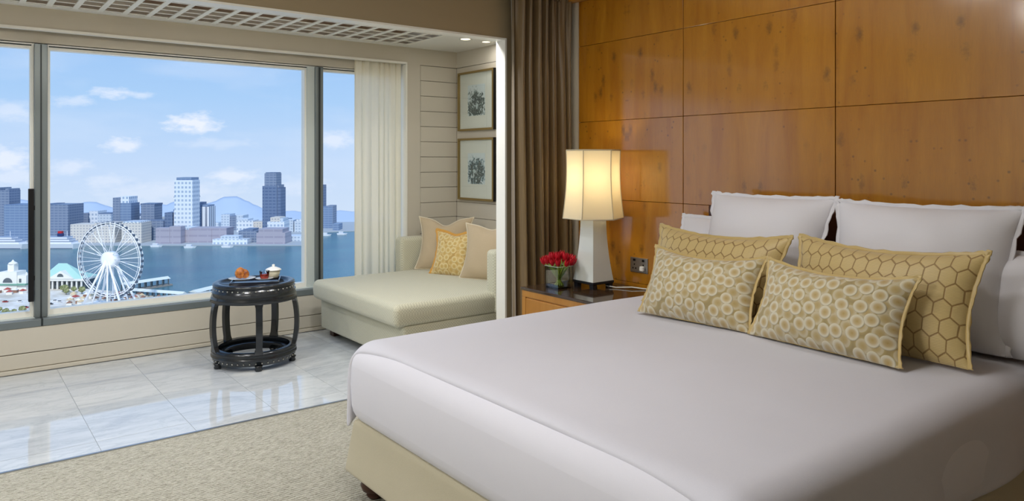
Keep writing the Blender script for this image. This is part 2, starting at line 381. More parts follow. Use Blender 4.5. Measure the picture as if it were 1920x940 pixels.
# fascia, pelmet and window head
fa = struct(box('wall_fascia', XL, 3.27, YS, YS+.03, 2.285, ZC+.06, M_cream))
box('fascia_lip', XL, 3.27, YS-.012, YS+.03, 2.268, 2.285, M_white, fa)
hd = struct(box('wall_window_head', XL, 3.3, YG-.02, YG+.1, 2.195, 2.5, M_cream))
box('pelmet_soffit', XL, 3.3, YS+.03, YG, 2.40, 2.44, M_cream, hd)
# apron below window
ap = struct(box('wall_apron', XL, XP, YS+.012, YS+.18, 0, .30, M_groove))
for (z0, z1) in ((.033, .129), (.134, .30)): box('board', XL, XP, YS, YS+.014, z0, z1, M_cream, ap, bevel=.003, seg=1)
bb = struct(box('baseboard_window', XL, XP, YS-.012, YS+.012, 0.004, .03, M_cream, bevel=.004))
# right part of the bay: pier with recessed siding boards
pier = struct(box('wall_pier', 3.29, XP, YS+.012, YS+.3, .3, ZC+.06, M_groove))
box('panel', 3.29, 3.425, YS, YS+.012, .3, 2.272, M_cream, pier)
box('panel', 3.29, XP, YS, YS+.012, 2.272, ZC+.06, M_cream, pier)
box('panel', 3.27, 3.29, YS, YS+.03, 2.285, ZC+.06, M_cream, pier)
box('reveal', 3.275, 3.29, YS-.004, YG+.05, .34, 2.285, M_white, pier)
z = 2.268
SIDE = []
while z > .05: SIDE.append((max(z-.1355, .03), z)); z -= .139
for (z0, z1) in SIDE:
    if z1 > .32: box('board', 3.429, XP, YS, YS+.014, max(z0, .302), z1, M_cream, pier, bevel=.002, seg=1)
pw = struct(box('wall_pictures', XP+.012, XP+.1, YB2, YS+.3, 0, ZC+.06, M_groove))
box('panel', XP, XP+.014, YB2, YS, 2.272, ZC+.06, M_cream, pw)
for (z0, z1) in SIDE: box('board', XP, XP+.014, YB2, YS, z0, z1, M_cream, pw, bevel=.002, seg=1)
# bay downlights
for i, (x, y, r, lb) in enumerate([(3.46, 5.12, .055, 'round white recessed downlight in bay ceiling, nearer the lattice'), (3.68, 5.13, .045, 'round white recessed downlight in bay ceiling, nearer the pictures')]):
    t = thing('downlight', lb, 'downlight', (x, y, ZC), 'bay ceiling downlights')
    MB().lathe([(r*.72, .0), (r, -.003), (r*1.05, -.001), (r*1.05, .001)], 28, (x, y, ZC)).build('ring', M_white, t, True)
    e = MT('downlight_lens', lin(255, 250, 236), .3); e.p.inputs['Emission Color'].default_value = lin(255, 244, 220); e.p.inputs['Emission Strength'].default_value = .9
    MB().lathe([(0.0001, -.0005), (r*.72, -.0005)], 28, (x, y, ZC)).build('lens', e.m, t)
    l = ceiling_and_fill_light(x, y, ZC-.006, .7, r*.7)
for (x, y, w) in BAY_FILL_LAMPS:  # added out of view to brighten the bay
    t = thing('added_bay_downlight', 'round white downlight added as fill light, hidden by the bulkhead', 'downlight', (x, y, ZC), 'added fill downlights behind the bulkhead')
    MB().lathe([(.10, 0), (.115, -.004), (.115, -.022), (.102, -.022), (.102, -.012), (.0001, -.012)], 32, (x, y, ZC)).build('housing', M_white, t, True)
# windows
def window(n, x0, x1):
    w = thing('window_%d' % n, 'window', None, ((x0+x1)/2, YG, .35)); del w['label']; w['kind'] = 'structure'
    MB().box(x0, x1, YG+.02, YG+.028, .375, 2.17).build('pane', M_pane, w)
    q = MB().box(x0, x1, YG-.01, YG+.06, 2.16, 2.178).box(x0, x1, YG-.01, YG+.06, .345, .385).box(x0, x0+.016, YG-.01, YG+.06, .385, 2.16).box(x1-.016, x1, YG-.01, YG+.06, .385, 2.16)
    q.build('window_frame', M_white, w)
    MB().box(x0, x1, YG-.014, YG+.05, 2.178, 2.19).build('gasket', M_dgrey, w)
    return w
MULL = [-3.36, -1.41, .515, 2.5]
window(1, -2.8, -1.45); window(2, -1.37, .478); window(3, .562, 2.40); window(4, 2.53, 3.275)
q = struct(box('trim_2', XL, 3.275, YG-.02, YG+.07, 2.186, 2.2, M_white))
for i, (xc, wd_) in enumerate([(-1.41, .076), (.52, .076)]):
    mu = struct(box('trim_%d' % (3+i), xc-.038, xc+.038, YS+.06, YG+.08, .34, 2.19, M_grey, bevel=.004))
    box('gasket', xc-.004, xc+.004, YS+.056, YS+.062, .345, 2.185, M_dgrey, mu)
    box('edge', xc-.05, xc-.038, YG-.03, YG+.07, .345, 2.185, M_white, mu)
    box('edge', xc+.038, xc+.048, YG-.03, YG+.07, .345, 2.185, M_white, mu)
m2 = struct(box('trim_5', 2.40, 2.462, YG-.03, YG+.08, .34, 2.19, M_sill))
box('mullion', 2.462, 2.53, YS+.075, YG+.07, .34, 2.19, M_grey, m2, bevel=.004)
box('gasket', 2.488, 2.503, YS+.07, YS+.08, .345, 2.185, M_dgrey, m2)
sl_ = struct(box('trim_6', XL, 3.29, YS-.006, YS+.06, .30, .347, M_grey, bevel=.003))
box('sill_ledge', XL, 3.29, YS+.06, YG+.1, .30, .349, M_sill, sl_)
for xc in (-1.41, .52): box('joint', xc-.006, xc+.006, YS-.008, YS+.06, .302, .348, M_dgrey, sl_)
hb = thing('window_pull_bar', 'black vertical pull bar on the grey mullion beside the sheer blue water view', 'handle', (.466, YS+.05, .46))
hb['label'] = 'long black vertical pull bar beside the left grey mullion'
box('bar', .447, .479, YS+.04, YS+.075, .46, 1.215, M_black, hb, bevel=.004)
for z in (.6, 1.07): box('bracket', .479, .485, YS+.06, YS+.08, z, z+.03, M_black, hb)

# wood wall: panels, casing, cornice
ww = struct(box('wall_right', WX+.02, WX+.16, YR, YB, 0, ZR, MT('dark_seam', lin(40, 24, 10), .7).m))
ys_ = [3.775, 2.86, 1.911, .962, .013, -.936, -1.885, YR]; zs_ = [0, .10, .62, 1.144, 1.668, 2.193, 2.505]
pm = {}
for i in range(len(ys_)-1):
    for j in range(len(zs_)-1):
        y1, y0 = ys_[i], ys_[i+1]; z0, z1 = zs_[j], zs_[j+1]; k = (round(y1-y0, 3), round(z1-z0, 3))
        if k not in pm:
            g = .0022; q = MB().box(-.0, .022, -k[0]/2+g, k[0]/2-g, -k[1]/2+.0012, k[1]/2-.0012); me = mesh('panel', q.v, q.f); bev(me, .0012, 1, False); pm[k] = me
        link('panel', pm[k], Matrix.Translation((WX, (y0+y1)/2, (z0+z1)/2)), M_burl, ww)
box('casing', WX-.006, WX+.02, 3.777, YB, 0, 2.505, M_cream, ww)
co_ = struct(box('trim_7', WX-.06, WX+.02, YR, YB, 2.505, 2.56, M_oak)); struct(box('wall_right_upper', WX, WX+.1, YR, YB, 2.56, ZR, M_cream))

# housings for the added, unseen fill lamps of the room
for i, (x, y, w) in enumerate(ROOM_FILL_LAMPS):
    t = thing('added_ceiling_lamp', 'round flush white fill lamp added on the unseen ceiling', 'ceiling lamp', (x, y, ZR), 'added fill lamps of the room')
    MB().lathe([(.30, 0), (.34, -.01), (.34, -.045), (.305, -.045), (.305, -.03), (.0001, -.03)], 40, (x, y, ZR)).build('housing', M_white, t, True)

# ------------------------------------------------------------------ pictures
def m_print(name, seed, tint):
    t = MT(name, lin(226, 232, 228), .85); co = t.coord('Object', (1, 1, 1), (seed, seed*1.7, 0))
    c = t.n('ShaderNodeTexCoord'); s = t.n('ShaderNodeSeparateXYZ', {0: c.outputs['Object']})
    r = t.math('SQRT', t.math('ADD', t.math('POWER', t.math('DIVIDE', s.outputs[1], .12), 2.0), t.math('POWER', t.math('DIVIDE', t.math('ADD', s.outputs[2], -.10), .11), 2.0)))
    n = t.noise(co, 26, 6, .7, .8); n2 = t.noise(co, 70, 3, .6)
    f = t.math('SUBTRACT', t.math('MULTIPLY_ADD', n, 1.5, t.math('MULTIPLY', n2, .4)), t.math('MULTIPLY', r, .38))
    t.col(t.ramp(f, [(.52, lin(222, 230, 226)), (.58, lin(*tint)), (.66, lin(20, 40, 40)), (.8, lin(40, 66, 66)), (.88, lin(200, 214, 210))])); return t.m
for (z0, z1, sd, tint, lb) in [(1.676, 2.214, 3.1, (90, 120, 110), 'gilt framed dark ink print of figures, upper of the two pictures'),
                               (1.045, 1.607, 8.4, (110, 150, 160), 'gilt framed blue grey landscape print, lower of the two pictures')]:
    y0, y1 = 5.175, 5.735; xf = XP-.035; fw_ = .018
    t = thing('framed_picture', lb, 'picture', (XP, (y0+y1)/2, z0), 'framed prints on the bay wall')
    q = MB().box(xf, XP, y0, y1, z0, z0+fw_).box(xf, XP, y0, y1, z1-fw_, z1).box(xf, XP, y1-fw_, y1, z0+fw_, z1-fw_).box(xf, XP, y0, y0+fw_, z0+fw_, z1-fw_)
    q.build('frame', M_gold, t)
    box('frame_side', xf+.004, XP, y0-.004, y0, z0, z1, M_black, t)
    box('mat_board', XP-.016, XP-.004, y0+fw_, y1-fw_, z0+fw_, z1-fw_, M_mat, t)
    zc = (z0+z1)/2
    box('print', XP-.0175, XP-.016, 5.32, 5.59, zc-.135, zc+.145, m_print('ink_print', sd, tint), t)
    box('glazing', XP-.024, XP-.022, y0+fw_, y1-fw_, z0+fw_, z1-fw_, M_pane, t)

# ------------------------------------------------------------------ curtains
def curtain(name, x0, x1, yc, z0, z1, n, amp, mat, label, seed, pleat_top=.0, nz=40, par_=None, lean=0.0):
    r = random.Random(seed); NX = n*14
    ph = [0]; 
    for i in range(n): ph.append(ph[-1]+r.uniform(.6, 1.4))
    tot = ph[-1]; am = [r.uniform(.55, 1.15) for _ in range(n+2)]; sk = [r.uniform(-.25, .25) for _ in range(n+2)]
    v = []; f = []
    for j in range(nz+1):
        q = j/nz; z = z1+(z0-z1)*q; soft = min(1, q*4); 
        for i in range(NX+1):
            s = i/NX*n; k = min(int(s), n-1); fr = s-k
            xx = (ph[k]+(ph[k+1]-ph[k])*fr)/tot
            a = am[k]*(1-fr)+am[k+1]*fr
            w = math.sin(2*math.pi*(s+sk[k]*math.sin(math.pi*fr)*q))
            w2 = math.sin(2*math.pi*s*2.0+k)*(1-soft)*.35
            X = x0+(x1-x0)*xx+.35*(x1-x0)/n*math.cos(2*math.pi*s)*.35*a+lean*q
            Y = yc+amp*(a*w*(.55+.45*q)+w2)+.1*amp*math.sin(3*q+k*1.7)
            v.append((X, Y, z))
    for j in range(nz):
        for i in range(NX): a = j*(NX+1)+i; f.append((a, a+1, a+NX+2, a+NX+1))
    q = MB().add(v, f); return q.build(name, mat, par_, True)
dr = thing('drape', 'bronze satin floor length drape hanging beside the wood wall', 'curtain', (3.2, 3.82, 0))
curtain('cloth', 2.975, 3.45, 3.84, .01, 2.60, 7, .068, M_drape, '', 5, par_=dr, lean=.02)
curtain('heading', 2.99, 3.44, 3.835, 2.5, 2.70, 16, .03, M_drape, '', 9, par_=dr, nz=6)
MB().tube([(2.945, 3.90, 2.62), (2.945, 3.84, 2.62), (2.95, 3.83, 2.54), (2.955, 3.85, 2.47)], [.012, .014, .016, .012], 10).build('hook', M_black, dr, True)
sh = thing('sheer_curtain', 'ivory sheer curtain gathered at right end of the window', 'curtain', (3.03, 5.87, .35))
curtain('cloth', 2.80, 3.255, 5.862, .352, 2.33, 7, .022, M_sheer, '', 12, par_=sh)

# ------------------------------------------------------------------ rounded blocks
def rblock(name, x0, x1, y0, y1, z0, z1, r, mat, parent, crown=0.0, seg=5, flare=0, wob=.0, M=None, bow=0):
    q = MB().box(x0, x1, y0, y1, z0, z1); me = mesh(name, q.v, q.f)
    bm = bmesh.new(); bm.from_mesh(me)
    nx = max(2, int((x1-x0)/.09)); ny = max(2, int((y1-y0)/.09))
    bmesh.ops.bevel(bm, geom=bm.edges[:], offset=r, segments=seg, profile=.5, affect='EDGES', clamp_overlap=True)
    for ax, a, b, n in ((0, x0, x1, nx), (1, y0, y1, ny)):
        for i in range(1, n):
            p = [0, 0, 0]; p[ax] = a+(b-a)*i/n; nn = [0, 0, 0]; nn[ax] = 1
            bmesh.ops.bisect_plane(bm, geom=bm.verts[:]+bm.edges[:]+bm.faces[:], plane_co=p, plane_no=nn)
    for k in range(1, 4):
        bmesh.ops.bisect_plane(bm, geom=bm.verts[:]+bm.edges[:]+bm.faces[:], plane_co=(0, 0, z0+(z1-z0)*k/4), plane_no=(0, 0, 1))
    xc, yc = (x0+x1)/2, (y0+y1)/2; hx, hy = (x1-x0)/2, (y1-y0)/2
    for vv in bm.verts:
        u = (vv.co.x-xc)/hx; w = (vv.co.y-yc)/hy; t = (vv.co.z-z0)/(z1-z0)
        c = crown*(1-min(1, u*u))*(1-min(1, w*w)) if t > .5 else 0
        bl = bow*math.sin(math.pi*t)
        k = flare*(1-t)+bl
        vv.co.x += k*u; vv.co.y += k*w; vv.co.z += c
        if wob:
            n3 = noise.noise_vector(vv.co*3.1); vv.co += Vector(n3)*wob
    lo = Vector((xc, yc, z0))
    for vv in bm.verts: vv.co -= lo
    bm.to_mesh(me); bm.free(); me.polygons.foreach_set('use_smooth', [True]*len(me.polygons))
    return link(name, me, Matrix.Translation(lo), mat, parent)

# ------------------------------------------------------------------ bed
BX0, BX1, BY0, BY1 = 1.345, 3.42, .945, 2.875; BT = .65
bed = thing('bed', 'king size bed with white bedding, beige upholstered base and dark headboard', 'bed', ((BX0+BX1)/2, (BY0+BY1)/2, 0))
rblock('base', BX0+.016, BX1, BY0+.016, BY1-.016, .095, .318, .02, M_base, bed, flare=.03)
rblock('mattress', BX0, BX1, BY0, BY1, .30, BT-.012, .085, M_bed, bed, crown=.012, bow=.012, seg=6)
for x in (BX0+.075, 2.4, BX1-.15):
    for y in (BY0+.10, BY1-.10):
        MB().lathe([(.022, 0), (.03, .008), (.034, .016), (.03, .026), (.05, .036), (.058, .058), (.05, .082), (.04, .094), (.04, .1)], 28, (x, y, 0)).build('leg', M_dkwood, bed, True)
box('headboard', 3.425, 3.485, BY0-.02, 2.62, .10, 1.15, M_dkwood, bed, bevel=.006)

def coverlet():
    # draped cloth: parameters run from the foot edge to the head and from window side to the near side
    NX, NY = 90, 110; xh = 3.36; r = .10; th = .012
    ztop = BT; side = .22; L = xh-BX0; Wd = BY1-BY0; half = Wd/2; yc = (BY0+BY1)/2
    v = []; f = []
    def arc(e, r):   # distance past the start of the bend -> (outward, drop)
        if e <= 0: return 0.0, 0.0
        a = e/r
        if a < math.pi/2: return r*math.sin(a), r*(1-math.cos(a))
        return r, r+(e-r*math.pi/2)
    smax = half-r+r*math.pi/2+side
    for i in range(NX+1):
        q = i/NX
        for j in range(NY+1):
            s = -smax+2*smax*j/NY; sg = 1 if s > 0 else -1
            yo, dz1 = arc(abs(s)-(half-r), r)
            n_ = abs(s)/half
            e_foot = .055+.055*max(0, min(1, (n_-.55)/.42))**2         # how far the foot edge laps over the rim
            e_foot += .03*max(0, (1-abs(n_-.2)*3))*0
            ph = L-r+e_foot; d = ph*q                                  # head -> foot
            xo, dz2 = arc(d-(L-r), r)
            cr_ = 1-.06*max(0, (q-.93)/.07)**2*(1 if dz1 > 0 else 0)
            X = xh-min(d, L-r)-xo
            Yv = yc+sg*(min(abs(s), half-r)+yo*cr_+th)
            Z = ztop-dz1-dz2+.018*(1-min(1, n_)**2)*math.sin(math.pi*min(1, q*1.02))**.6
            if dz2 > 0 or q > .93: X -= th*min(1, (q-.9)/.1)
            Z += .006*noise.noise(Vector((X*1.6, Yv*1.6, .3)))+.0025*noise.noise(Vector((X*5, Yv*4, 2.3)))
            if dz1 > r*.7: Yv += sg*.012*math.sin(X*9+1.3)*min(1, (dz1-r*.7)/.2)
            v.append((X, Yv, Z))
    for i in range(NX):
        for j in range(NY): a = i*(NY+1)+j; f.append((a, a+NY+1, a+NY+2, a+1))
    o = MB().add(v, f).build('coverlet', M_cover, None, True)
    m = o.modifiers.new('thickness', 'SOLIDIFY'); m.thickness = .026; m.offset = 1
    m2 = o.modifiers.new('soft', 'SUBSURF'); m2.levels = 1; m2.render_levels = 1
    return meta(o, 'smooth white coverlet spread over the bed, lipped over its foot', 'coverlet')
coverlet()

# ------------------------------------------------------------------ pillows
def frame_M(base, xdir, lean, roll=0.0):
    x = Vector(xdir).normalized(); nrm = x.cross(Vector((0, 0, 1)))      # faces the viewer
    up = (Vector((0, 0, 1))*math.cos(lean)-nrm*math.sin(lean)).normalized(); n = x.cross(up)
    if roll: R = Matrix.Rotation(roll, 3, n); x = R @ x; up = R @ up
    M = Matrix((x, up, n)).transposed().to_4x4(); M.translation = Vector(base); return M
def pillow(name, label, base, xdir, lean, w, h, t, mat, group, flange=None, cx=.06, cy=.05, chop=0.0, roll=0, seed=1, piping=None, sag=0.0):
    N = 30; rn = random.Random(seed); o1 = rn.uniform(0, 50)
    def out(u, v):
        x = w/2*u*(1-cx*(1-v*v)*abs(u)**1.5); y = h/2*v*(1-(cy if v > 0 else min(cy, .10)*.3)*(1-u*u)*abs(v)**1.5)
        if chop and v > 0: y -= chop*h*math.exp(-(u/.34)**2)*v*v
        return x, y+h/2
    V = []; Fc = []; uv = []; idx = {}
    for side in (1, -1):
        for i in range(N+1):
            for j in range(N+1):
                u = math.sin(math.pi/2*(-1+2*i/N)); v = math.sin(math.pi/2*(-1+2*j/N))
                edge = i in (0, N) or j in (0, N)
                if side == -1 and edge: idx[(side, i, j)] = idx[(1, i, j)]; continue
                x, y = out(u, v)
                zz = t/2*(max(0, 1-abs(u)**2.8)*max(0, 1-abs(v)**2.8))**.68
                zz *= 1-.25*(v) * (1 if sag else 0)*sag
                zz += .010*noise.noise(Vector((x*7+o1, y*7, side*3.0)))*(0 if edge else 1)*min(1, zz/.03)
                idx[(side, i, j)] = len(V); V.append((x, y, side*zz)); uv.append((x+seed*.37, y))
    for side in (1, -1):
        for i in range(N):
            for j in range(N):
                q = [idx[(side, i, j)], idx[(side, i+1, j)], idx[(side, i+1, j+1)], idx[(side, i, j+1)]]
                Fc.append(tuple(q if side == 1 else q[::-1]))
    M = frame_M(base, xdir, lean, roll)
    root = thing(name, label, 'pillow', (0, 0, 0), group); setM(root, M)
    ob = link('cushion', mesh('cushion', V, Fc, True, uv), M.copy(), mat, root)
    loop = [(i, 0) for i in range(N)]+[(N, j) for j in range(N)]+[(i, N) for i in range(N, 0, -1)]+[(0, j) for j in range(N, 0, -1)]
    if flange:
        fw_, fmat, ruf = flange; v = []; f = []; cy_ = h/2; n = len(loop); K = 3
        for m_, (i, j) in enumerate(loop):
            u = math.sin(math.pi/2*(-1+2*i/N)); vv = math.sin(math.pi/2*(-1+2*j/N)); x, y = out(u, vv)
            dx = (1 if i == N else -1 if i == 0 else 0); dy = (1 if j == N else -1 if j == 0 else 0)
            ln = math.hypot(dx, dy) or 1
            for k in range(K+1):
                g = fw_*(k/K) - .006*(k == 0)
                rz = ruf*noise.noise(Vector((m_*.55, k*.4, seed*3.3)))*(k/K); ri = ruf*.5*noise.noise(Vector((m_*.7, 9.1, seed)))*(k/K)
                v.append((x+dx*(g+ri), max(y+dy*(g+ri), .004), rz))
        for m_ in range(n):
            for k in range(K): a = m_*(K+1)+k; b = ((m_+1) % n)*(K+1)+k; f.append((a, b, b+1, a+1))
        fo = link('flange', mesh('flange', v, f, True), M.copy(), fmat, root)
        s = fo.modifiers.new('thickness', 'SOLIDIFY'); s.thickness = .004; s.offset = 0
    if piping:
        pts = []
        for (i, j) in loop:
            u = math.sin(math.pi/2*(-1+2*i/N)); vv = math.sin(math.pi/2*(-1+2*j/N)); x, y = out(u, vv); pts.append((x, max(y, .006), 0))
        pp = MB().tube(pts, .006, 6, closed=True); link('piping', mesh('piping', pp.v, pp.f, True), M.copy(), piping, root)
    return root
ZB_ = BT+.022
D = math.radians
GP = 'pillows arranged against the headboard'
R_ = (0, -1, 0)
pillow('sleeping_pillow', 'white sleeping pillow peeking out behind the left square pillow', (3.30, 2.40, ZB_), R_, D(14), .74, .42, .15, M_pill, GP, (.016, M_pill, .012), .03, .03, seed=2)
pillow('sleeping_pillow', 'white sleeping pillow partly hidden behind the right square pillow', (3.30, 1.36, ZB_), R_, D(14), .84, .36, .15, M_pill, GP, (.016, M_pill, .012), .03, .03, seed=3)
pillow('sleeping_pillow', 'white pillow cut off at the right edge, beside the gold one', (3.16, .90, ZB_-.01), (.05, -1, 0), D(18), .5, .40, .18, M_pill, GP, (.014, M_pill, .012), .03, .03, seed=14)
pillow('square_pillow', 'large white square pillow on left side of the bed', (3.11, 2.15, ZB_), (-.04, -1, 0), D(19), .70, .58, .25, M_pill, GP, (.016, M_pill, .018), .10, .035, seed=4)
pillow('square_pillow', 'large white square pillow on right side of the bed', (3.10, 1.40, ZB_), (.03, -1, 0), D(19), .73, .57, .25, M_pill, GP, (.016, M_pill, .018), .10, .045, seed=5)
pillow('honeycomb_pillow', 'gold honeycomb patterned pillow on left side of the bed', (2.86, 2.225, ZB_), (-.02, -1, 0), D(20), .76, .41, .18, M_hex, GP, (.013, M_goldfl, .012), .09, .18, seed=6, roll=0)
pillow('honeycomb_pillow', 'gold honeycomb patterned pillow on right side of the bed', (2.84, 1.43, ZB_), (-.05, -1, 0), D(20), .75, .42, .18, M_hex, GP, (.013, M_goldfl, .012), .09, .18, seed=7)
pillow('lumbar_pillow', 'small circle patterned velvet pillow in front on the left', (2.67, 2.14, ZB_), (.06, -1, 0), D(24), .59, .335, .19, M_circ, GP, (.011, M_goldfl, .009), .09, .24, seed=8)
pillow('lumbar_pillow', 'small circle patterned velvet pillow in front on the right', (2.66, 1.525, ZB_), (-.05, -1, 0), D(24), .63, .335, .19, M_circ, GP, (.011, M_goldfl, .009), .09, .24, seed=9)

# ------------------------------------------------------------------ chaise
ch = thing('chaise', 'sage woven daybed chaise with low arms in the bay alcove', 'chaise', (3.0, 4.95, 0))
rblock('base', 2.40, 3.78, 4.27, 5.63, .06, .305, .022, M_chaise, ch)
rblock('seat_cushion', 2.335, 3.66, 4.40-.13, 5.62, .30, .455, .036, M_chaise, ch, crown=.010, bow=.010)
rblock('backrest', 3.62, 3.79, 4.28, 5.66, .30, .72, .04, M_chaise, ch)
rblock('arm', 3.13, 3.72, 4.245, 4.375, .30, .755, .035, M_chaise, ch)
rblock('arm', 3.13, 3.72, 5.62, 5.745, .30, .735, .035, M_chaise, ch)
for x in (2.46, 3.68):
    for y in (4.33, 5.55): box('leg', x, x+.07, y-.035, y+.035, 0, .062, M_dkwood, ch, bevel=.004)
GC = 'cushions on the chaise'
pillow('throw_pillow', 'sand linen throw cushion in the far corner of the chaise', (3.40, 5.39, .458), (.66, -.75, 0), D(17), .50, .47, .16, M_taupe, GC, None, .2, .12, .12, piping=M_pipe, seed=21)
pillow('throw_pillow', 'small gold circle patterned cushion with amber edge on the chaise', (3.29, 5.10, .458), (.42, -.9, 0), D(17), .38, .37, .14, M_circ2, GC, (.02, M_orange, .008), .2, .10, .06, seed=22)
pillow('throw_pillow', 'sand linen throw cushion leaning by the near arm of chaise', (3.38, 4.72, .458), (.45, -.9, 0), D(15), .48, .45, .16, M_taupe, GC, None, .18, .10, .06, piping=M_pipe, seed=23)

# ------------------------------------------------------------------ drum table
TX, TY = 1.715, 5.16
dt = thing('drum_table', 'round black lacquer drum table with open curved legs on marble', 'table', (TX, TY, 0))
c0 = (TX, TY, 0)
MB().lathe([(.0001, .552), (.225, .552), (.228, .562), (.235, .566), (.262, .566), (.270, .560), (.272, .548), (.266, .540)], 56, c0).build('top', M_lacq, dt, True)
MB().lathe([(.2, .545), (.268, .545), (.270, .515), (.276, .510), (.278, .503), (.272, .498), (.283, .470), (.288, .445), (.262, .445), (.2, .5), (.2, .545)], 56, c0).build('top_apron', M_lacq, dt, True)
MB().lathe([(.236, .122), (.280, .122), (.282, .10), (.278, .085), (.284, .08), (.284, .072), (.276, .066), (.268, .038), (.262, .034), (.236, .034), (.236, .122)], 56, c0).build('bottom_ring', M_lacq, dt, True)
MB().lathe([(.196, .088), (.212, .094), (.238, .09), (.238, .07), (.20, .072), (.196, .088)], 56, c0).build('inner_ring', M_lacq, dt, True)
toward = math.atan2(-TY, -TX)
for k in range(5):
    a = toward+math.radians(6)+2*math.pi*k/5; tv = Vector((-math.sin(a), math.cos(a), 0)); rv = Vector((math.cos(a), math.sin(a), 0)); v = []; f = []
    NZ = 16
    for i in range(NZ+1):
        z = .10+(.47-.10)*i/NZ; q = (z-.285)/.185; r = .303-.026*q*q
        wdt = .021+.028*max(0, abs(q)-.72)**2*9
        for (sr, st) in ((0, -1), (0, 1), (-.03, 1), (-.03, -1)): v.append(Vector(c0)+rv*(r+sr)+tv*(wdt*st)+Vector((0, 0, z)))
    for i in range(NZ):
        for m_ in range(4): f.append((i*4+m_, i*4+(m_+1) % 4, i*4+4+(m_+1) % 4, i*4+4+m_))
    f += [(3, 2, 1, 0), tuple(NZ*4+m_ for m_ in range(4))]
    MB().add(v, f).build('leg', M_lacq, dt)
    a2 = a; p = Vector(c0)+rv*.255
    MB().lathe([(.02, 0), (.026, .008), (.02, .022), (.028, .036)], 14, p).build('foot', M_lacq, dt, True)
def studs(z, r, n, name):
    q = MB()
    for k in range(n):
        a = 2*math.pi*k/n; p = Vector((TX+r*math.cos(a), TY+r*math.sin(a), z)); b = bmesh.new(); bmesh.ops.create_icosphere(b, subdivisions=1, radius=.0055)
        q.add([vv.co+p for vv in b.verts], [tuple(x.index for x in ff.verts) for ff in b.faces]); b.free()
    o = q.build(name, M_stud, dt, True); o['kind'] = 'stuff'
studs(.53, .269, 44, 'studs'); studs(.052, .272, 44, 'studs')
ZT = .566
# tray + breakfast
ex = Vector((RT.x, RT.y, 0)); ey = Vector((FW.x, FW.y, 0)); MTB = Matrix((ex, ey, Vector((0, 0, 1)))).transposed().to_4x4()
def at_t(a, b, z=0): p = Vector((TX, TY, ZT-.0135+z))+ex*a+ey*b; return p
q = MB().box(-.15, .17, -.13, .13, 0, .006).box(-.15, .17, -.13, -.122, .006, .02).box(-.15, .17, .122, .13, .006, .02).box(-.15, -.142, -.122, .122, .006, .02).box(.162, .17, -.122, .122, .006, .02)
Mt = MTB.copy(); Mt.translation = at_t(0, 0)
tray = q.build('tray', MT('dark_tray', lin(40, 42, 50), .15, spec=.7).m, None, M=Mt @ Matrix.Rotation(.25, 4, 'Z')); meta(tray, 'dark rectangular tray on top of the drum table', 'tray')
M_china = MT('white_china', lin(240, 240, 236), .15, spec=.6).m
def lathe_obj(name, prof, mat, p, label=None, cat=None, parent=None, n=36, group=None):
    o = MB().lathe(prof, n, p).build(name, mat, parent, True)
    return meta(o, label, cat, group) if label else o
p = at_t(-.075, -.03, .021); lathe_obj('plate', [(.0001, .0), (.045, 0), (.05, .004), (.088, .016), (.09, .018), (.05, .008), (.0001, .006)], M_china, p, 'white plate under the pastry on the drum table', 'plate')
# pastry: curled brioche
tp = MT('baked_pastry', lin(190, 110, 40), .45); tp.col(tp.ramp(tp.noise(tp.coord(), 30, 4), [(.35, lin(120, 52, 14)), (.6, lin(206, 128, 50)), (.8, lin(236, 186, 110))]))
pa = thing('pastry', 'golden brown baked pastry standing on the plate', 'pastry', p+Vector((0, 0, .008)))
for (dx, dy, hh, r) in ((-.012, 0, .082, .034), (.018, .01, .066, .026)):
    q = MB(); pr = [(.0001, 0)]+[(r*(math.sin(math.pi*(.12+.88*i/9))**.6)*(1+.12*(i % 2)), hh*i/9*.98+.002) for i in range(1, 9)]+[(.0001, hh)]
    q.lathe(pr, 18, p+Vector((0, 0, .010))+ex*dx+ey*dy).build('bun', tp.m, pa, True)
ps = at_t(.07, .0, .021); lathe_obj('saucer', [(.0001, 0), (.035, 0), (.06, .01), (.062, .012), (.035, .005), (.0001, .004)], M_china, ps, 'white saucer under the red glass cup on the drum table', 'saucer')
cu = thing('glass_cup', 'clear glass cup of red jam on a saucer', 'cup', ps)
lathe_obj('glass', [(.026, .006), (.030, .02), (.034, .056), (.0365, .06), (.033, .058), (.028, .02), (.02, .009)], m_glass('cup_glass', (.95, .95, .95, 1), .15), ps, parent=cu)
lathe_obj('jam', [(.0001, .009), (.024, .009), (.028, .02), (.031, .036), (.0001, .036)], MT('red_jam', lin(190, 48, 20), .2).m, ps, parent=cu)
pb = at_t(.105, .085, .021); pt = thing('lidded_pot', 'small white china pot with lid behind the glass cup', 'pot', pb)
lathe_obj('pot_body', [(.0001, 0), (.03, 0), (.034, .006), (.044, .03), (.046, .052), (.04, .05), (.0001, .05)], MT('cream_china', lin(238, 234, 206), .2).m, pb, parent=pt)
lathe_obj('lid', [(.054, .053), (.055, .057), (.045, .066), (.02, .076), (.008, .079), (.011, .088), (.008, .094), (.0001, .096)], M_china, pb, parent=pt)

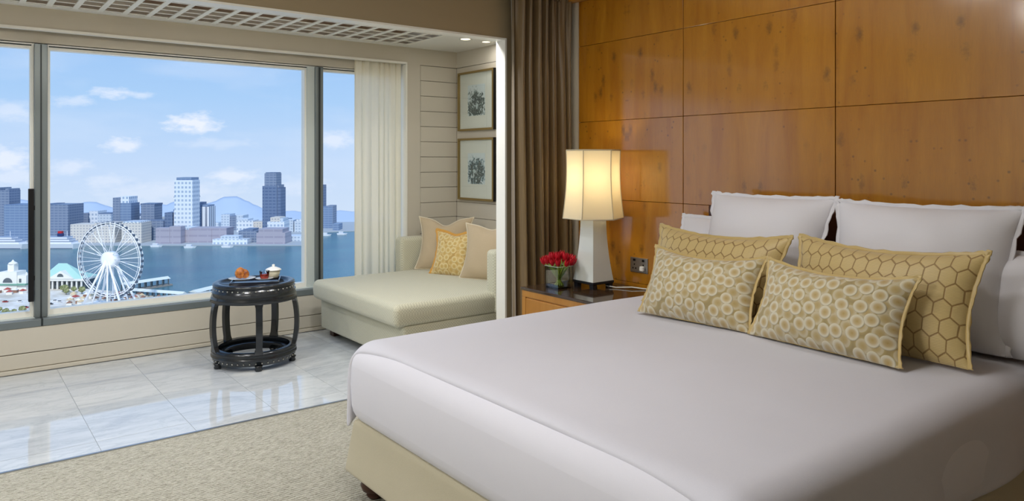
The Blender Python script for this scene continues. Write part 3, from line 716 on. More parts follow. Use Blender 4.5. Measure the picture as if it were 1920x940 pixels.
# ------------------------------------------------------------------ nightstand
NX0, NX1, NY0, NY1, NZ_ = 2.905, 3.49, 2.955, 3.675, .60
ns = thing('nightstand', 'honey wood nightstand with smoked glass top beside the bed', 'nightstand', (3.2, 3.3, 0))
box('top', NX0, NX1, NY0, NY1, NZ_-.018, NZ_, M_nstop, ns, bevel=.003)
box('body', NX0+.012, NX1, NY0+.01, NY1-.01, .10, NZ_-.018, M_oak, ns)
box('rail', NX0+.004, NX0+.012, NY0+.01, NY1-.01, NZ_-.058, NZ_-.018, M_oak, ns, bevel=.002)
for y in (NY0+.01, NY1-.045): box('stile', NX0+.004, NX0+.012, y, y+.035, .10, NZ_-.058, M_oak, ns, bevel=.002)
for (z0, z1) in ((.33, .535), (.115, .32)):
    d = box('drawer', NX0+.002, NX0+.012, NY0+.05, NY1-.05, z0, z1, M_oak, ns, bevel=.004)
    MB().tube([(NX0+.002, 3.25, (z0+z1)/2), (NX0-.018, 3.25, (z0+z1)/2), (NX0-.018, 3.38, (z0+z1)/2), (NX0+.002, 3.38, (z0+z1)/2)], .005, 8).build('handle', M_steel, d, True)
for x in (NX0+.02, NX1-.06):
    for y in (NY0+.02, NY1-.06): box('leg', x, x+.04, y, y+.04, 0, .10, M_oak, ns)
# lamp
LXc, LYc = 3.265, 3.385
lp = thing('table_lamp', 'celadon ceramic table lamp with cream hexagonal shade on nightstand', 'lamp', (LXc, LYc, NZ_))
def square_loft(prof, c, rot=math.pi/4):
    return MB().lathe([(a/math.sqrt(2)*1.0, z) for a, z in prof], 4, c, rot)
lc = (LXc, LYc, NZ_)
prof = []
for i in range(13):
    q = i/12; prof.append((.116+.066*(1-q)**1.9+.010*max(0, q-.85)/.15*0, .045+.40*q))
b = square_loft(prof+[(.10, .448)], lc).build('lamp_body', M_ceramic, lp, bevel=.003)
square_loft([(.178, .03), (.184, .034), (.184, .045)], lc).build('plinth', M_lampfoot, lp)
for sx_ in (-1, 1):
    for sy in (-1, 1): square_loft([(.03, .0), (.034, .03)], (LXc+sx_*.07, LYc+sy*.07, NZ_)).build('foot', M_lampfoot, lp)
MB().lathe([(.028, .448), (.02, .46), (.012, .464), (.012, .50), (.018, .505), (.018, .55)], 20, lc).build('neck', M_steel, lp, True)
HROT = math.atan2(-LYc, -LXc)+math.pi/6+math.radians(9)
def hexshade(dr=0.0):
    pr = []
    for i in range(15):
        q = i/14; r = .172+.022*(1-q)**2.2-.005*math.sin(math.pi*q); pr.append((r+dr, .438+.43*q))
    return pr
pr = hexshade(); q = MB(); v = []; f = []
for (r, z) in pr:
    for k in range(6):
        a = HROT+2*math.pi*k/6; v.append((LXc+r*math.cos(a), LYc+r*math.sin(a), NZ_+z))
for i in range(len(pr)-1):
    for k in range(6): f.append((i*6+k, i*6+(k+1) % 6, i*6+6+(k+1) % 6, i*6+6+k))
s_ = MB().add(v, f).build('shade', M_shade, lp); sd = s_.modifiers.new('thickness', 'SOLIDIFY'); sd.thickness = .003
M_seam = MT('shade_seam', lin(206, 196, 168), .7).m
for k in range(6):
    a = HROT+2*math.pi*k/6
    MB().tube([(LXc+(r+.001)*math.cos(a), LYc+(r+.001)*math.sin(a), NZ_+z) for r, z in pr], .0028, 6).build('seam', M_seam, s_, True)
for i in (0, -1):
    r, z = pr[i]; MB().tube([(LXc+r*math.cos(HROT+2*math.pi*k/6), LYc+r*math.sin(HROT+2*math.pi*k/6), NZ_+z) for k in range(6)], .004, 6, closed=True).build('edge_trim', M_seam, s_, True)
e = MT('bulb_glow', (1, 1, 1, 1), .3); e.p.inputs['Emission Color'].default_value = (1, .86, .62, 1); e.p.inputs['Emission Strength'].default_value = 5
MB().lathe([(.012, .55), (.03, .59), (.036, .615), (.028, .64), (.0001, .652)], 20, lc).build('bulb', e.m, lp, True)
pl = bpy.data.lights.new('lamp_light', 'POINT'); pl.energy = 2.5; pl.color = (1, .90, .74); pl.shadow_soft_size = .05
po = bpy.data.objects.new('lamp_light', pl); COL.objects.link(po); po.location = (LXc, LYc, NZ_+.70)
cord = MB().tube([(LXc+.05, LYc-.06, NZ_+.012), (3.34, 3.26, NZ_+.006), (3.40, 3.18, NZ_+.012), (3.44, 3.12, NZ_+.006), (3.47, 3.06, NZ_+.006)], .004, 8).build('cord', MT('white_cord', lin(226, 224, 216), .5).m, lp, True)
# socket
so_ = thing('wall_socket', 'steel double wall socket above the nightstand', 'socket', (WX, 3.21, .69))
box('plate', WX-.008, WX, 3.135, 3.282, .69, .785, M_steel, so_, bevel=.003)
for y in (3.17, 3.245):
    box('switch', WX-.012, WX-.008, y-.008, y+.008, .762, .776, M_black, so_)
    for (dy, z) in ((0, .742), (-.012, .718), (.012, .718)): box('pin_hole', WX-.0095, WX-.008, y+dy-.004, y+dy+.004, z-.006, z+.004, M_black, so_)
box('plug', WX-.03, WX-.0095, 3.155, 3.185, .705, .735, M_china, so_, bevel=.004)
# vase and tulips
VX, VY = 3.075, 3.50; VS = .062
va = thing('glass_vase', 'square clear glass vase of red tulips on the nightstand', 'vase', (VX, VY, NZ_))
q = MB()
zb, zt = NZ_, NZ_+.138
for (x0, x1, y0, y1) in ((-VS, VS, -VS, -VS+.006), (-VS, VS, VS-.006, VS), (-VS, -VS+.006, -VS+.006, VS-.006), (VS-.006, VS, -VS+.006, VS-.006)): q.box(VX+x0, VX+x1, VY+y0, VY+y1, zb, zt)
q.box(VX-VS+.006, VX+VS-.006, VY-VS+.006, VY+VS-.006, zb, zb+.012); q.build('glass', M_vase, va)
M_rim = MT('pale_glass_edge', lin(208, 226, 216), .1, spec=.8).m
q = MB()
for a, b in ((-1, 0), (1, 0), (0, -1), (0, 1)):
    if a: q.box(VX+a*VS-.003, VX+a*VS+.003, VY-VS, VY+VS, zt, zt+.003)
    else: q.box(VX-VS, VX+VS, VY+b*VS-.003, VY+b*VS+.003, zt, zt+.003)
q.build('rim', M_rim, va)
box('water', VX-VS+.0065, VX+VS-.0065, VY-VS+.0065, VY+VS-.0065, zb+.0125, zb+.085, m_glass('vase_water', (.97, .99, .97, 1), .05), va)
tt = MT('red_tulip_petal', lin(196, 16, 36), .5, spec=.3); tt.col(tt.mix(tt.noise(tt.coord('Object', (1, 1, .3)), 60, 3), lin(214, 18, 40), lin(140, 6, 22))); M_tul = tt.m
M_stem = MT('tulip_green', lin(160, 190, 80), .5).m
M_leaf = MT('tulip_leaf_green', lin(110, 150, 56), .5).m
def petal_head():
    v = []; f = []
    for k in range(6):
        a0 = 2*math.pi*k/6; r0 = 1 if k % 2 else .88; b = len(v)
        for i in range(7):
            t_ = i/6; wd2 = .62*math.sin(math.pi*min(1, .12+.86*t_))**.8; rr = r0*.017*(math.sin(math.pi*(.15+.62*t_))**.9)
            for j in (-1, -.5, 0, .5, 1): a = a0+j*wd2; v.append((rr*math.cos(a)*(1-.04*abs(j)), rr*math.sin(a)*(1-.04*abs(j)), .046*t_+(.004 if abs(j) < .3 else 0)*t_))
        for i in range(6):
            for j in range(4): q_ = b+i*5+j; f.append((q_, q_+1, q_+6, q_+5))
    return mesh('flower_head', v, f, True)
ph_ = petal_head(); ph_.materials.append(M_tul)
rr_ = random.Random(4); heads = [(0, 0)]+[(1, k) for k in range(7)]+[(2, k) for k in range(13)]
for ring, k in heads:
    rad = (0, .042, .083)[ring]; n_ = (1, 7, 13)[ring]; a = 2*math.pi*k/max(1, n_)+ring*.3
    hx, hy = VX+rad*math.cos(a)+rr_.uniform(-.006, .006), VY+rad*math.sin(a)+rr_.uniform(-.006, .006)
    hz = NZ_+.196-.030*(rad/.083)**2+rr_.uniform(-.006, .006)
    base = Vector((VX-(hx-VX)*.35, VY-(hy-VY)*.35, zb+.016)); top = Vector((hx, hy, hz-.016))
    lim = VS-.012; mid = Vector((max(-lim, min(lim, (hx-VX)*.7))+VX, max(-lim, min(lim, (hy-VY)*.7))+VY, zt-.004))
    tz = thing('tulip', 'red tulip standing in the square glass vase', 'tulip', base, 'red tulips in the glass vase')
    MB().tube([base, base.lerp(mid, .5), mid, top+Vector((0, 0, .004))], .0032, 6).build('stem', M_stem, tz, True)
    d = (top-mid).normalized()*.5+Vector((0, 0, .8)); M = d.to_track_quat('Z', 'Y').to_matrix().to_4x4() @ Matrix.Scale(rr_.uniform(1.0, 1.2), 4); M.translation = top
    link('flower_head', ph_, M, None, tz)
    if k % 2 == 0:
        v = []; f = []; dr2 = Vector((math.cos(a+.6), math.sin(a+.6), 0)); pr2 = dr2.cross(Vector((0, 0, 1)))
        for i in range(8):
            t_ = i/7; p = base.lerp(mid, t_*1.12)+dr2*.006; wv = .013*math.sin(math.pi*min(1, .1+.9*t_)); v += [p-pr2*wv, p+dr2*.002, p+pr2*wv]
        for i in range(7): f += [(i*3, i*3+1, i*3+4, i*3+3), (i*3+1, i*3+2, i*3+5, i*3+4)]
        lf = MB().add(v, f).build('leaf', M_leaf, tz, True)

# ------------------------------------------------------------------ outside: harbour far below
H0 = 120.0; Z0 = EYE-H0
def gp(u, v, z=Z0):                       # ground point seen at a pixel
    d = (EYE-z)*F/(v-HY); return Vector((0, 0, z))+FW*d+RT*((u-960)/F*d)
def dp(u, d, z=Z0): return FW*d+RT*((u-960)/F*d)+Vector((0, 0, z))
def zat(v, d): return EYE-(v-HY)*d/F
MBASIS = Matrix((RT, FW, Vector((0, 0, 1)))).transposed().to_4x4()
def m_sea():
    t = MT('harbour_water', lin(56, 104, 128), .22, spec=.5); co = t.coord('Object', (1, 1, 1))
    st = t.n('ShaderNodeMapping', {0: co, 'Rotation': (0, 0, YAW), 'Scale': (.25, 1, 1)}).outputs[0]
    big = t.noise(st, .012, 4, .6); t.col(t.ramp(big, [(.35, lin(44, 98, 118)), (.65, lin(66, 122, 132))]))
    t.bump(t.noise(st, .35, 4, .65), .35, 1.5); return t.m
sea = MB(); a = [gp(-2600, 620), gp(2600, 620), dp(1500, 1560), dp(-1500, 1560)]
p0 = [FW*250-RT*700, FW*250+RT*700, FW*1560+RT*1500, FW*1560-RT*2600]
sea_o = struct(MB().add([Vector((p.x, p.y, Z0)) for p in p0], [(0, 1, 2, 3)]).build('sea', m_sea()))
def flat(name, mat, poly, z, hgt):
    n = len(poly); v = [Vector((p.x, p.y, z)) for p in poly]+[Vector((p.x, p.y, z-hgt)) for p in poly]
    f = [tuple(range(n))]+[tuple(range(2*n-1, n-1, -1))]+[(i, i+n, (i+1) % n+n, (i+1) % n) for i in range(n)]
    return MB().add(v, f).build(name, mat)
tg = MT('plaza_paving', lin(214, 206, 194), .8); tg.col(tg.ramp(tg.noise(tg.coord(), .06, 5, .65), [(.35, lin(206, 196, 178)), (.6, lin(244, 238, 228))]))
quay = struct(flat('ground_quay', tg.m, [gp(-500, 548), gp(40, 545), gp(170, 545), gp(235, 552), gp(352, 564), gp(470, 600), gp(470, 800), gp(-900, 800)], Z0+1.5, 3))
far = struct(flat('ground_far_shore', MT('far_shore', lin(176, 184, 190), .9).m, [dp(-400, 1040), dp(575, 1040), dp(596, 1230), dp(680, 1262), dp(760, 1350), dp(760, 1580), dp(-500, 1580)], Z0+1.2, 3))

def facade(name, wall, glass, fz, fx, wz=.5, wx=.6, rough=.5):
    t = MT(name, lin(*wall), rough, spec=.4); c = t.n('ShaderNodeTexCoord'); s = t.n('ShaderNodeSeparateXYZ', {0: c.outputs['Object']})
    z = t.math('FRACT', t.math('DIVIDE', t.math('ADD', s.outputs[2], .3), fz)); xx = t.math('FRACT', t.math('DIVIDE', t.math('ADD', t.math('ADD', s.outputs[0], s.outputs[1]), 500.0), fx))
    k = t.math('MULTIPLY', t.math('LESS_THAN', z, wz), t.math('LESS_THAN', xx, wx))
    n = t.noise(t.coord('Object', (1, 1, 1)), .03, 3)
    t.col(t.mix(t.math('MULTIPLY', k, t.math('MULTIPLY_ADD', n, .6, .5)), lin(*wall), lin(*glass))); return t.m
FC = {
 'blue': facade('blue_glass_facade', (138, 158, 184), (108, 132, 166), 4, 7, .6, .9), 'slate': facade('slate_facade', (140, 152, 172), (104, 122, 150), 4, 6, .55, .8),
 'white': facade('white_grid_facade', (232, 238, 244), (150, 172, 196), 6.5, 5.5, .5, .55), 'beige': facade('beige_facade', (222, 216, 206), (164, 166, 172), 4, 4.5, .45, .55),
 'mauve': facade('mauve_brick_facade', (176, 172, 184), (158, 154, 170), 9, 14, .3, .9), 'pale': facade('pale_facade', (212, 222, 232), (160, 180, 200), 4.5, 5, .5, .6),
 'stripe': facade('striped_facade', (236, 240, 244), (70, 86, 116), 200, 7.5, 1.0, .42), 'dark': facade('dark_tower_facade', (112, 130, 158), (84, 104, 138), 5, 6, .5, .75)}
def bld(name, label, cat, parts, d, th=26, rz=0.0, group='towers across the harbour'):
    """parts: (u0, u1, vtop, vbottom or None, facade key)"""
    us = [p[0] for p in parts]+[p[1] for p in parts]; uc = (min(us)+max(us))/2
    root = thing(name, label, cat, dp(uc, d), group)
    for i, (u0, u1, vt, vb, fk) in enumerate(parts):
        zt_ = zat(vt, d); zb2 = Z0+1 if vb is None else zat(vb, d); wdt = (u1-u0)/F*d; c = dp((u0+u1)/2, d+th/2+.7*i)
        mm_ = FC[fk] if isinstance(fk, str) else fk
        q = MB().box(-wdt/2, wdt/2, -th/2, th/2, 0, zt_-zb2)
        M = MBASIS @ Matrix.Rotation(rz, 4, 'Z'); M.translation = Vector((c.x, c.y, zb2))
        nm = 'body' if i == 0 else 'wing' if zt_ - zb2 > 12 else 'block'
        q.build(nm, mm_, root, M=M)
    return root
T = 'tower'
bld('tower_block', 'grey blue twin tipped tower at far left above the white ship', T, [(2, 28, 357, None, 'slate'), (4, 11, 352, 358, 'slate'), (21, 27, 354, 358, 'slate')], 1120)
bld('office_block', 'long dark blue office block behind the left mullion', 'building', [(24, 92, 384, None, 'blue'), (92, 107, 383, None, 'dark'), (107, 143, 384, None, 'slate')], 1100, 40)
bld('apartment_block', 'small pale grey block just right of the dark blue office block', 'building', [(146, 160, 402, None, 'pale'), (160, 174, 400, None, 'slate')], 1180)
bld('apartment_block', 'pale blue block with white bands left of the wheel top', 'building', [(176, 192, 396, None, 'white'), (192, 217, 402, None, 'pale'), (194, 216, 400, 405, 'dark')], 1170)
bld('tower_block', 'stepped tower with white slanted crown above the wheel', T, [(220, 233, 371, None, 'slate'), (233, 254, 381, None, 'blue'), (236, 253, 391, 420, 'white'), (233, 250, 369, 381, 'white')], 1130)
bld('apartment_block', 'low bluish block between stepped tower and grey slab', 'building', [(254, 272, 406, None, 'pale'), (256, 264, 402, None, 'slate')], 1200)
bld('tower_block', 'dark grey rectangular slab tower right of stepped tower', T, [(272, 297, 384, None, 'slate'), (271, 298, 382, 385, 'dark')], 1140)
bld('apartment_block', 'low dark block beneath the grey slab tower', 'building', [(277, 314, 414, None, 'slate')], 1106)
bld('tower_block', 'narrow dark blue tower just left of the tall white tower', T, [(316, 331, 399, None, 'dark')], 1110)
bld('tower_block', 'tall white gridded tower with striped lower block', T, [(334, 368, 338, None, 'white'), (338, 366, 333, 338, 'blue'), (350.5, 352, 338, 396, 'blue'), (333, 369, 369, 371, 'blue'), (333, 362, 396, None, 'stripe'), (332, 364, 393, 397, 'blue')], 1104)
bld('tower_block', 'blue twin tower at the right side of the white tower', T, [(370, 383, 384, None, 'blue'), (371, 381, 380, 385, 'dark'), (383, 398, 388, None, 'stripe'), (385, 396, 385, 389, 'blue')], 1146)
bld('hotel_block', 'beige low hotel behind left half of the wheel', 'building', [(143, 188, 421, None, 'beige'), (188, 226, 418, None, 'beige')], 1070, 30)
bld('hotel_block', 'beige gridded hotel behind right edge of the wheel', 'building', [(238, 275, 418, None, 'beige'), (240, 273, 416, 419, 'white')], 1065, 30)
bld('warehouse', 'low mauve windowless block below the narrow dark tower', 'building', [(296, 322, 428, None, 'mauve'), (322, 343, 425, None, 'mauve')], 1056, 14)
bld('warehouse', 'wide mauve block with sloped end below blue twin tower', 'building', [(345, 404, 431, None, 'mauve'), (362, 432, 428, None, 'mauve'), (352, 366, 427, 431, 'pale')], 1072, 28)
bld('terminal', 'low white pavilion at the waterline in mid view', 'building', [(403, 468, 449, None, 'white'), (418, 452, 443, None, 'pale')], 1050, 18)
bld('apartment_block', 'pale towers cluster behind the white pavilion', 'building', [(420, 436, 402, None, 'pale'), (436, 448, 406, None, 'slate'), (448, 461, 404, None, 'pale')], 1260)
bld('apartment_block', 'white stepped block right of the pale cluster', 'building', [(449, 480, 414, None, 'white'), (452, 470, 411, 415, 'pale'), (478, 497, 416, None, 'beige')], 1200)
bld('warehouse', 'dark low waterfront block left of the mauve podium', 'building', [(453, 487, 433, None, 'slate'), (462, 480, 430, None, 'dark')], 1074)
bld('tower_block', 'tallest dark stepped tower in the middle pane', T, [(497, 524, 349, None, 'dark'), (501, 523, 325, None, 'slate'), (503, 522, 323.5, 326, 'dark'), (523, 531, 352, None, 'dark'), (519, 528, 347, None, 'slate')], 1160)
bld('hotel_block', 'white terraced block at foot of tallest dark tower', 'building', [(506, 538, 416, None, 'white'), (512, 530, 408, 417, 'beige'), (526, 536, 410, None, 'pale')], 1120)
bld('museum', 'broad mauve podium block at the waterline under tallest tower', 'building', [(487, 541, 437, None, 'mauve'), (491, 536, 430, None, 'mauve'), (487, 541, 456, None, 'beige')], 1054, 30)
bld('apartment_block', 'pale slabs left of the second mullion', 'building', [(538, 554, 413, None, 'pale'), (556, 576, 415, None, 'pale'), (560, 572, 412, None, 'white')], 1230)
bld('office_block', 'low grey white quay sheds left of second mullion', 'building', [(542, 576, 443, None, 'pale')], 1092)
bld('tower_block', 'slim dark tower just right of the second mullion', T, [(601, 608.5, 347, None, 'dark')], 1320)
bld('tower_block', 'blue slab tower in the narrow right pane', T, [(606, 627, 388, None, 'blue'), (616, 628, 386, None, 'slate')], 1300)
bld('office_block', 'low blue block beside slab tower in the right pane', 'building', [(627, 639, 420, None, 'blue'), (610, 627, 434, None, 'white')], 1262)
rb = random.Random(31)
for i in range(26):
    u = 100+i*19+rb.uniform(-6, 6); vt = rb.uniform(398, 418); fk = rb.choice(['pale', 'slate', 'beige', 'white', 'pale'])
    bld('distant_block', 'small pale apartment block far behind the waterfront towers', 'building', [(u, u+rb.uniform(7, 15), vt, None, fk)], rb.uniform(1290, 1400), 20, group='distant blocks behind the waterfront')
for i in range(2):
    u = 640+i*22; bld('distant_block', 'hazy low block along the far right shore', 'building', [(u, u+14, rb.uniform(418, 426), None, 'pale')], 1420, 20, group='distant blocks on the right shore')
# hills
hv = []; hf = []; NU = 150; rows = 8
tm = MT('haze_tinted_hillside', lin(186, 202, 222), 1.0, spec=0)  # aerial haze put into the base colour as pale blue
def ridge(u):
    peaks = [(433, 367, 52), (405, 378, 40), (345, 372, 45), (470, 384, 40), (250, 384, 60), (170, 378, 50), (110, 386, 50), (40, 374, 45), (300, 384, 50), (620, 394, 70), (700, 398, 60), (-60, 380, 80), (540, 396, 60)]
    return min(min(404-(404-v)*math.exp(-((u-c)/w)**2) for c, v, w in peaks)+3*noise.noise(Vector((u*.05, 0, 0)))+1.2*noise.noise(Vector((u*.2, 3, 0))), 410)
for i in range(NU+1):
    u = -260+1160*i/NU
    for j in range(rows+1):
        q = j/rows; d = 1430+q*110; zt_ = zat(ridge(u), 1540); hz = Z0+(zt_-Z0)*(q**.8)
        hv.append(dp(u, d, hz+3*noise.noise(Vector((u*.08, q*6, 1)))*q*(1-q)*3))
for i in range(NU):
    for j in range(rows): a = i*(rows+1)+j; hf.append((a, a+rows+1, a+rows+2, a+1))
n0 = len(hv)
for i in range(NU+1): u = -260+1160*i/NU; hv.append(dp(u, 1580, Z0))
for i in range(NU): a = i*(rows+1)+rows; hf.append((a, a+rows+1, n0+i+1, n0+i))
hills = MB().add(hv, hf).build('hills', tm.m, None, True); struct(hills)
# ships
M_ship = facade('ship_white', (240, 242, 246), (120, 144, 176), 3.2, 60, .25, .95); M_hull = MT('ship_hull', lin(242, 244, 248), .5).m; M_navy = MT('ship_navy', lin(40, 60, 110), .5).m; M_redp = MT('ship_red', lin(200, 40, 44), .5).m
def ship(label, u0, u1, v, d, funnel, lv):
    Lh = (u1-u0)/F*d; root = thing('ship', label, 'ship', dp((u0+u1)/2, d), 'ships moored across the harbour')
    M = MBASIS.copy(); M.translation = dp((u0+u1)/2, d)
    k = Lh/2; q = MB()
    top = [(-k, -9), (k*.8, -9), (k, 0), (k*.8, 9), (-k, 9)]; low = [(-k*.97, -7), (k*.74, -7), (k*.9, 0), (k*.74, 7), (-k*.97, 7)]
    q.add([(x, y, 0) for x, y in low]+[(x, y, 7) for x, y in top], [tuple(range(4, -1, -1)), tuple(range(5, 10))]+[(i, (i+1) % 5, (i+1) % 5+5, i+5) for i in range(5)])
    q.build('hull', M_hull, root, M=M)
    MB().box(-k*.96, k*.72, -7.3, 7.3, .4, 1.6).build('stripe', M_navy, root, M=M)
    for i in range(lv): MB().box(-k*(.93-.07*i), k*(.68-.12*i), -8+i*.6, 8-i*.6, 7+i*3.2, 7+i*3.2+2.9).build('deck', M_ship, root, M=M)
    zt_ = 7+lv*3.2
    fo = MB().box(funnel-3.2, funnel+3.2, -2.5, 2.5, zt_, zt_+4).build('funnel', M_navy, root, M=M); MB().box(funnel-2.6, funnel+2.6, -2.2, 2.2, zt_+4, zt_+7).build('funnel_top', M_redp, root, M=M)
    MB().tube([(k*.3, 0, zt_-1), (k*.3, 0, zt_+7)], .35, 6).build('mast', M_hull, root, M=M)
    return root
ship('large white cruise ship at far left across the water', -60, 62, 462, 1010, -18, 3)
ship('white ferry with red and blue funnel left of the wheel', 78, 152, 462, 1012, -1, 3)
for i, (u, v, lb) in enumerate([(292, 462, 'small white boat below the narrow dark tower'), (610, 441, 'white boat near the second mullion in right pane'), (640, 439, 'white boat in the middle of the right pane'), (586, 464, 'white launch hidden close to the second mullion'), (425, 463, 'small white launch off the white pavilion'), (355, 464, 'small white launch below the tall white tower')]):
    c = gp(u, v+1.5); t = thing('boat', lb, 'boat', c, 'small boats in the harbour'); M = MBASIS.copy(); M.translation = c
    q = MB().add([(-6, -2, 0), (5, -2, 0), (8, 0, 0), (5, 2, 0), (-6, 2, 0), (-7, -2.5, 2.4), (6, -2.5, 2.4), (10, 0, 2.8), (6, 2.5, 2.4), (-7, 2.5, 2.4)], [(4, 3, 2, 1, 0), (5, 6, 7, 8, 9)]+[(k, (k+1) % 5, (k+1) % 5+5, k+5) for k in range(5)])
    q.build('hull', M_hull, t, M=M); MB().box(-4, 3, -1.6, 1.6, 2.4, 5).build('cabin', M_ship, t, M=M)

# ferris wheel
DW = 600.0; WC = dp(206.5, DW, zat(487, DW)); RW = 70/F*DW
fwh = thing('ferris_wheel', 'tall white observation wheel on the waterfront', 'ferris wheel', (WC.x, WC.y, Z0+1.5))
Mw = MBASIS @ Matrix.Rotation(math.radians(-13), 4, 'Z'); Mw.translation = WC       # local: x across, y axle, z up
M_wh = MT('white_steel', lin(250, 250, 250), .5).m
M_gon = MT('gondola_dark_glass', lin(84, 96, 112), .3).m
cir = lambda r, y, n=72: [(r*math.cos(2*math.pi*k/n), y, r*math.sin(2*math.pi*k/n)) for k in range(n)]
for y in (-1.6, 1.6):
    MB().tube(cir(RW*.985, y), .36, 6, closed=True).build('rim', M_wh, fwh, True, M=Mw)
    MB().tube(cir(RW*.93, y), .20, 6, closed=True).build('inner_rim', M_wh, fwh, True, M=Mw)
for k in range(20):
    a = 2*math.pi*(k+.3)/20; s_y = 1.6 if k % 2 else -1.6
    MB().tube([(2.5*math.cos(a), s_y*1.8, 2.5*math.sin(a)), (RW*.96*math.cos(a), s_y, RW*.96*math.sin(a))], .36 if k % 2 else .3, 5).build('spoke', M_wh, fwh, True, M=Mw)
    a2 = a+math.pi/20
    MB().tube([(2.0*math.cos(a2), -s_y*1.8, 2.0*math.sin(a2)), (RW*.95*math.cos(a2), -s_y, RW*.95*math.sin(a2))], .13, 4).build('cable', M_wh, fwh, True, M=Mw)
MB().lathe([(.01, -4.2), (4.4, -4.0), (6.6, -3.2), (6.6, 3.2), (4.4, 4.0), (.01, 4.2)], 28).build('hub', M_wh, fwh, True, M=Mw @ Matrix.Rotation(math.pi/2, 4, 'X'))
gq = MB().box(-.9, .9, -1.0, 1.0, -1.3, .9); gme = mesh('gondola', gq.v, gq.f); bev(gme, .3, 2, True); gme.materials.append(M_gon)
for k in range(42):
    a = 2*math.pi*k/42; link('gondola', gme, Mw @ Matrix.Translation((RW*.99*math.cos(a), 0, RW*.99*math.sin(a))), None, fwh)
zf = Z0+1.5-WC.z
for sx_ in (-1, 1):
    for sy in (-1, 1):
        MB().tube([(sx_*1.0, sy*3.5, 0), (sx_*19, sy*9, zf)], [.85, .95], 8).build('support_leg', M_wh, fwh, True, M=Mw)
        MB().tube([(sx_*.5, sy*3.5, 0), (sx_*8, sy*12, zf)], [.6, .7], 8).build('support_leg', M_wh, fwh, True, M=Mw)
MB().box(-24, 24, -12, 12, zf, zf+1.6).build('platform', M_wh, fwh, M=Mw)

# pier buildings
M_pw = MT('pier_white_wall', lin(240, 238, 230), .7).m; M_pg = MT('pier_green_roof', lin(120, 168, 150), .6).m; M_pmint = MT('mint_copper_roof', lin(176, 218, 206), .5).m
M_pdk = MT('pier_dark_opening', lin(96, 104, 108), .6).m; M_pred = MT('red_awning', lin(178, 84, 74), .7).m
d1 = gp(24, 548).dot(FW); s1 = d1/F
t = thing('pier_building', 'white pier building with domed clock tower at lower left', 'building', gp(20, 548)); M = MBASIS.copy(); M.translation = dp(20, d1, Z0+1.5); X = lambda u: (u-20)*s1; Z = lambda v: zat(v, d1)-Z0-1.5
MB().box(X(-14), X(49), 0, 14, 0, Z(517)).build('wall', M_pw, t, M=M); MB().box(X(0), X(33), -1.2, 12, 0, Z(510)).build('hall', M_pw, t, M=M)
MB().box(X(-15), X(50), -2.2, 14.5, Z(535), Z(532)).build('green_band', M_pg, t, M=M)
q = MB(); n = 14; r = X(20+9)
q.add([(r*math.cos(math.pi*k/n)-X(20)*0+X(16), -1.35, Z(530)+r*math.sin(math.pi*k/n)) for k in range(n+1)], [tuple(range(n, -1, -1))]); q.build('arch_window', M_pdk, t, M=M)
MB().box(X(10), X(22), 3, 9, Z(511), Z(497)).build('clock_tower', M_pw, t, M=M)
MB().lathe([(X(20+8), 0), (X(20+7.5), X(20+2)), (X(20+4.5), X(20+4)), (X(20+3), X(20+4.4)), (X(20+2), X(20+6)), (.05, X(20+8.5))], 16, (X(16), 6, Z(497))).build('dome', M_pw, t, True, M=M)
for u in (-8, 3, 30, 46): MB().lathe([(X(21.6), 0), (X(21.6), X(24)), (.05, X(26))], 6, (X(u), 3, Z(517))).build('finial', M_pw, t, M=M)
for u in (-6, 38): MB().box(X(u-2), X(u+2), -.3, 0, Z(530), Z(523)).build('window', M_pdk, t, M=M)
d2 = gp(122, 546).dot(FW); s2 = d2/F; t = thing('pier_hall', 'open columned pier hall with mint hipped roof beside the wheel', 'building', gp(122, 546))
M = MBASIS.copy(); M.translation = dp(122, d2, Z0+1.5); X = lambda u: (u-122)*s2; Z = lambda v: zat(v, d2)-Z0-1.5
MB().box(X(78), X(155), 4, 22, 0, Z(526)).build('core', M_pdk, t, M=M)
for u in range(80, 158, 9): MB().box(X(u-1.2), X(u+1.2), 0, 1.5, 0, Z(526)).build('column', M_pw, t, M=M)
MB().box(X(76), X(157), -1, 24, Z(527), Z(523)).build('eave', M_pw, t, M=M)
MB().add([(X(76), -1, Z(523)), (X(157), -1, Z(523)), (X(157), 24, Z(523)), (X(76), 24, Z(523)), (X(96), 11, Z(497)), (X(112), 11, Z(497)), (X(140), 11, Z(512))], [(0, 1, 6, 5, 4), (1, 2, 6), (2, 3, 4, 5, 6), (3, 0, 4)]).build('roof', M_pmint, t, M=M)
MB().add([(X(90), -1.6, Z(523)), (X(140), -1.6, Z(523)), (X(115), -1.6, Z(508)), (X(90), 6, Z(523)), (X(140), 6, Z(523)), (X(115), 8, Z(508))], [(0, 1, 2), (0, 2, 5, 3), (1, 4, 5, 2)]).build('gable', M_pw, t, M=M)
q = MB(); r = X(122+6); q.add([(X(115)+r*math.cos(math.pi*k/12), -1.75, Z(519)+r*math.sin(math.pi*k/12)) for k in range(13)], [tuple(range(12, -1, -1))]); q.build('lunette', M_pdk, t, M=M)
M_canopy = MT('pale_canopy_roof', lin(226, 232, 226), .6).m
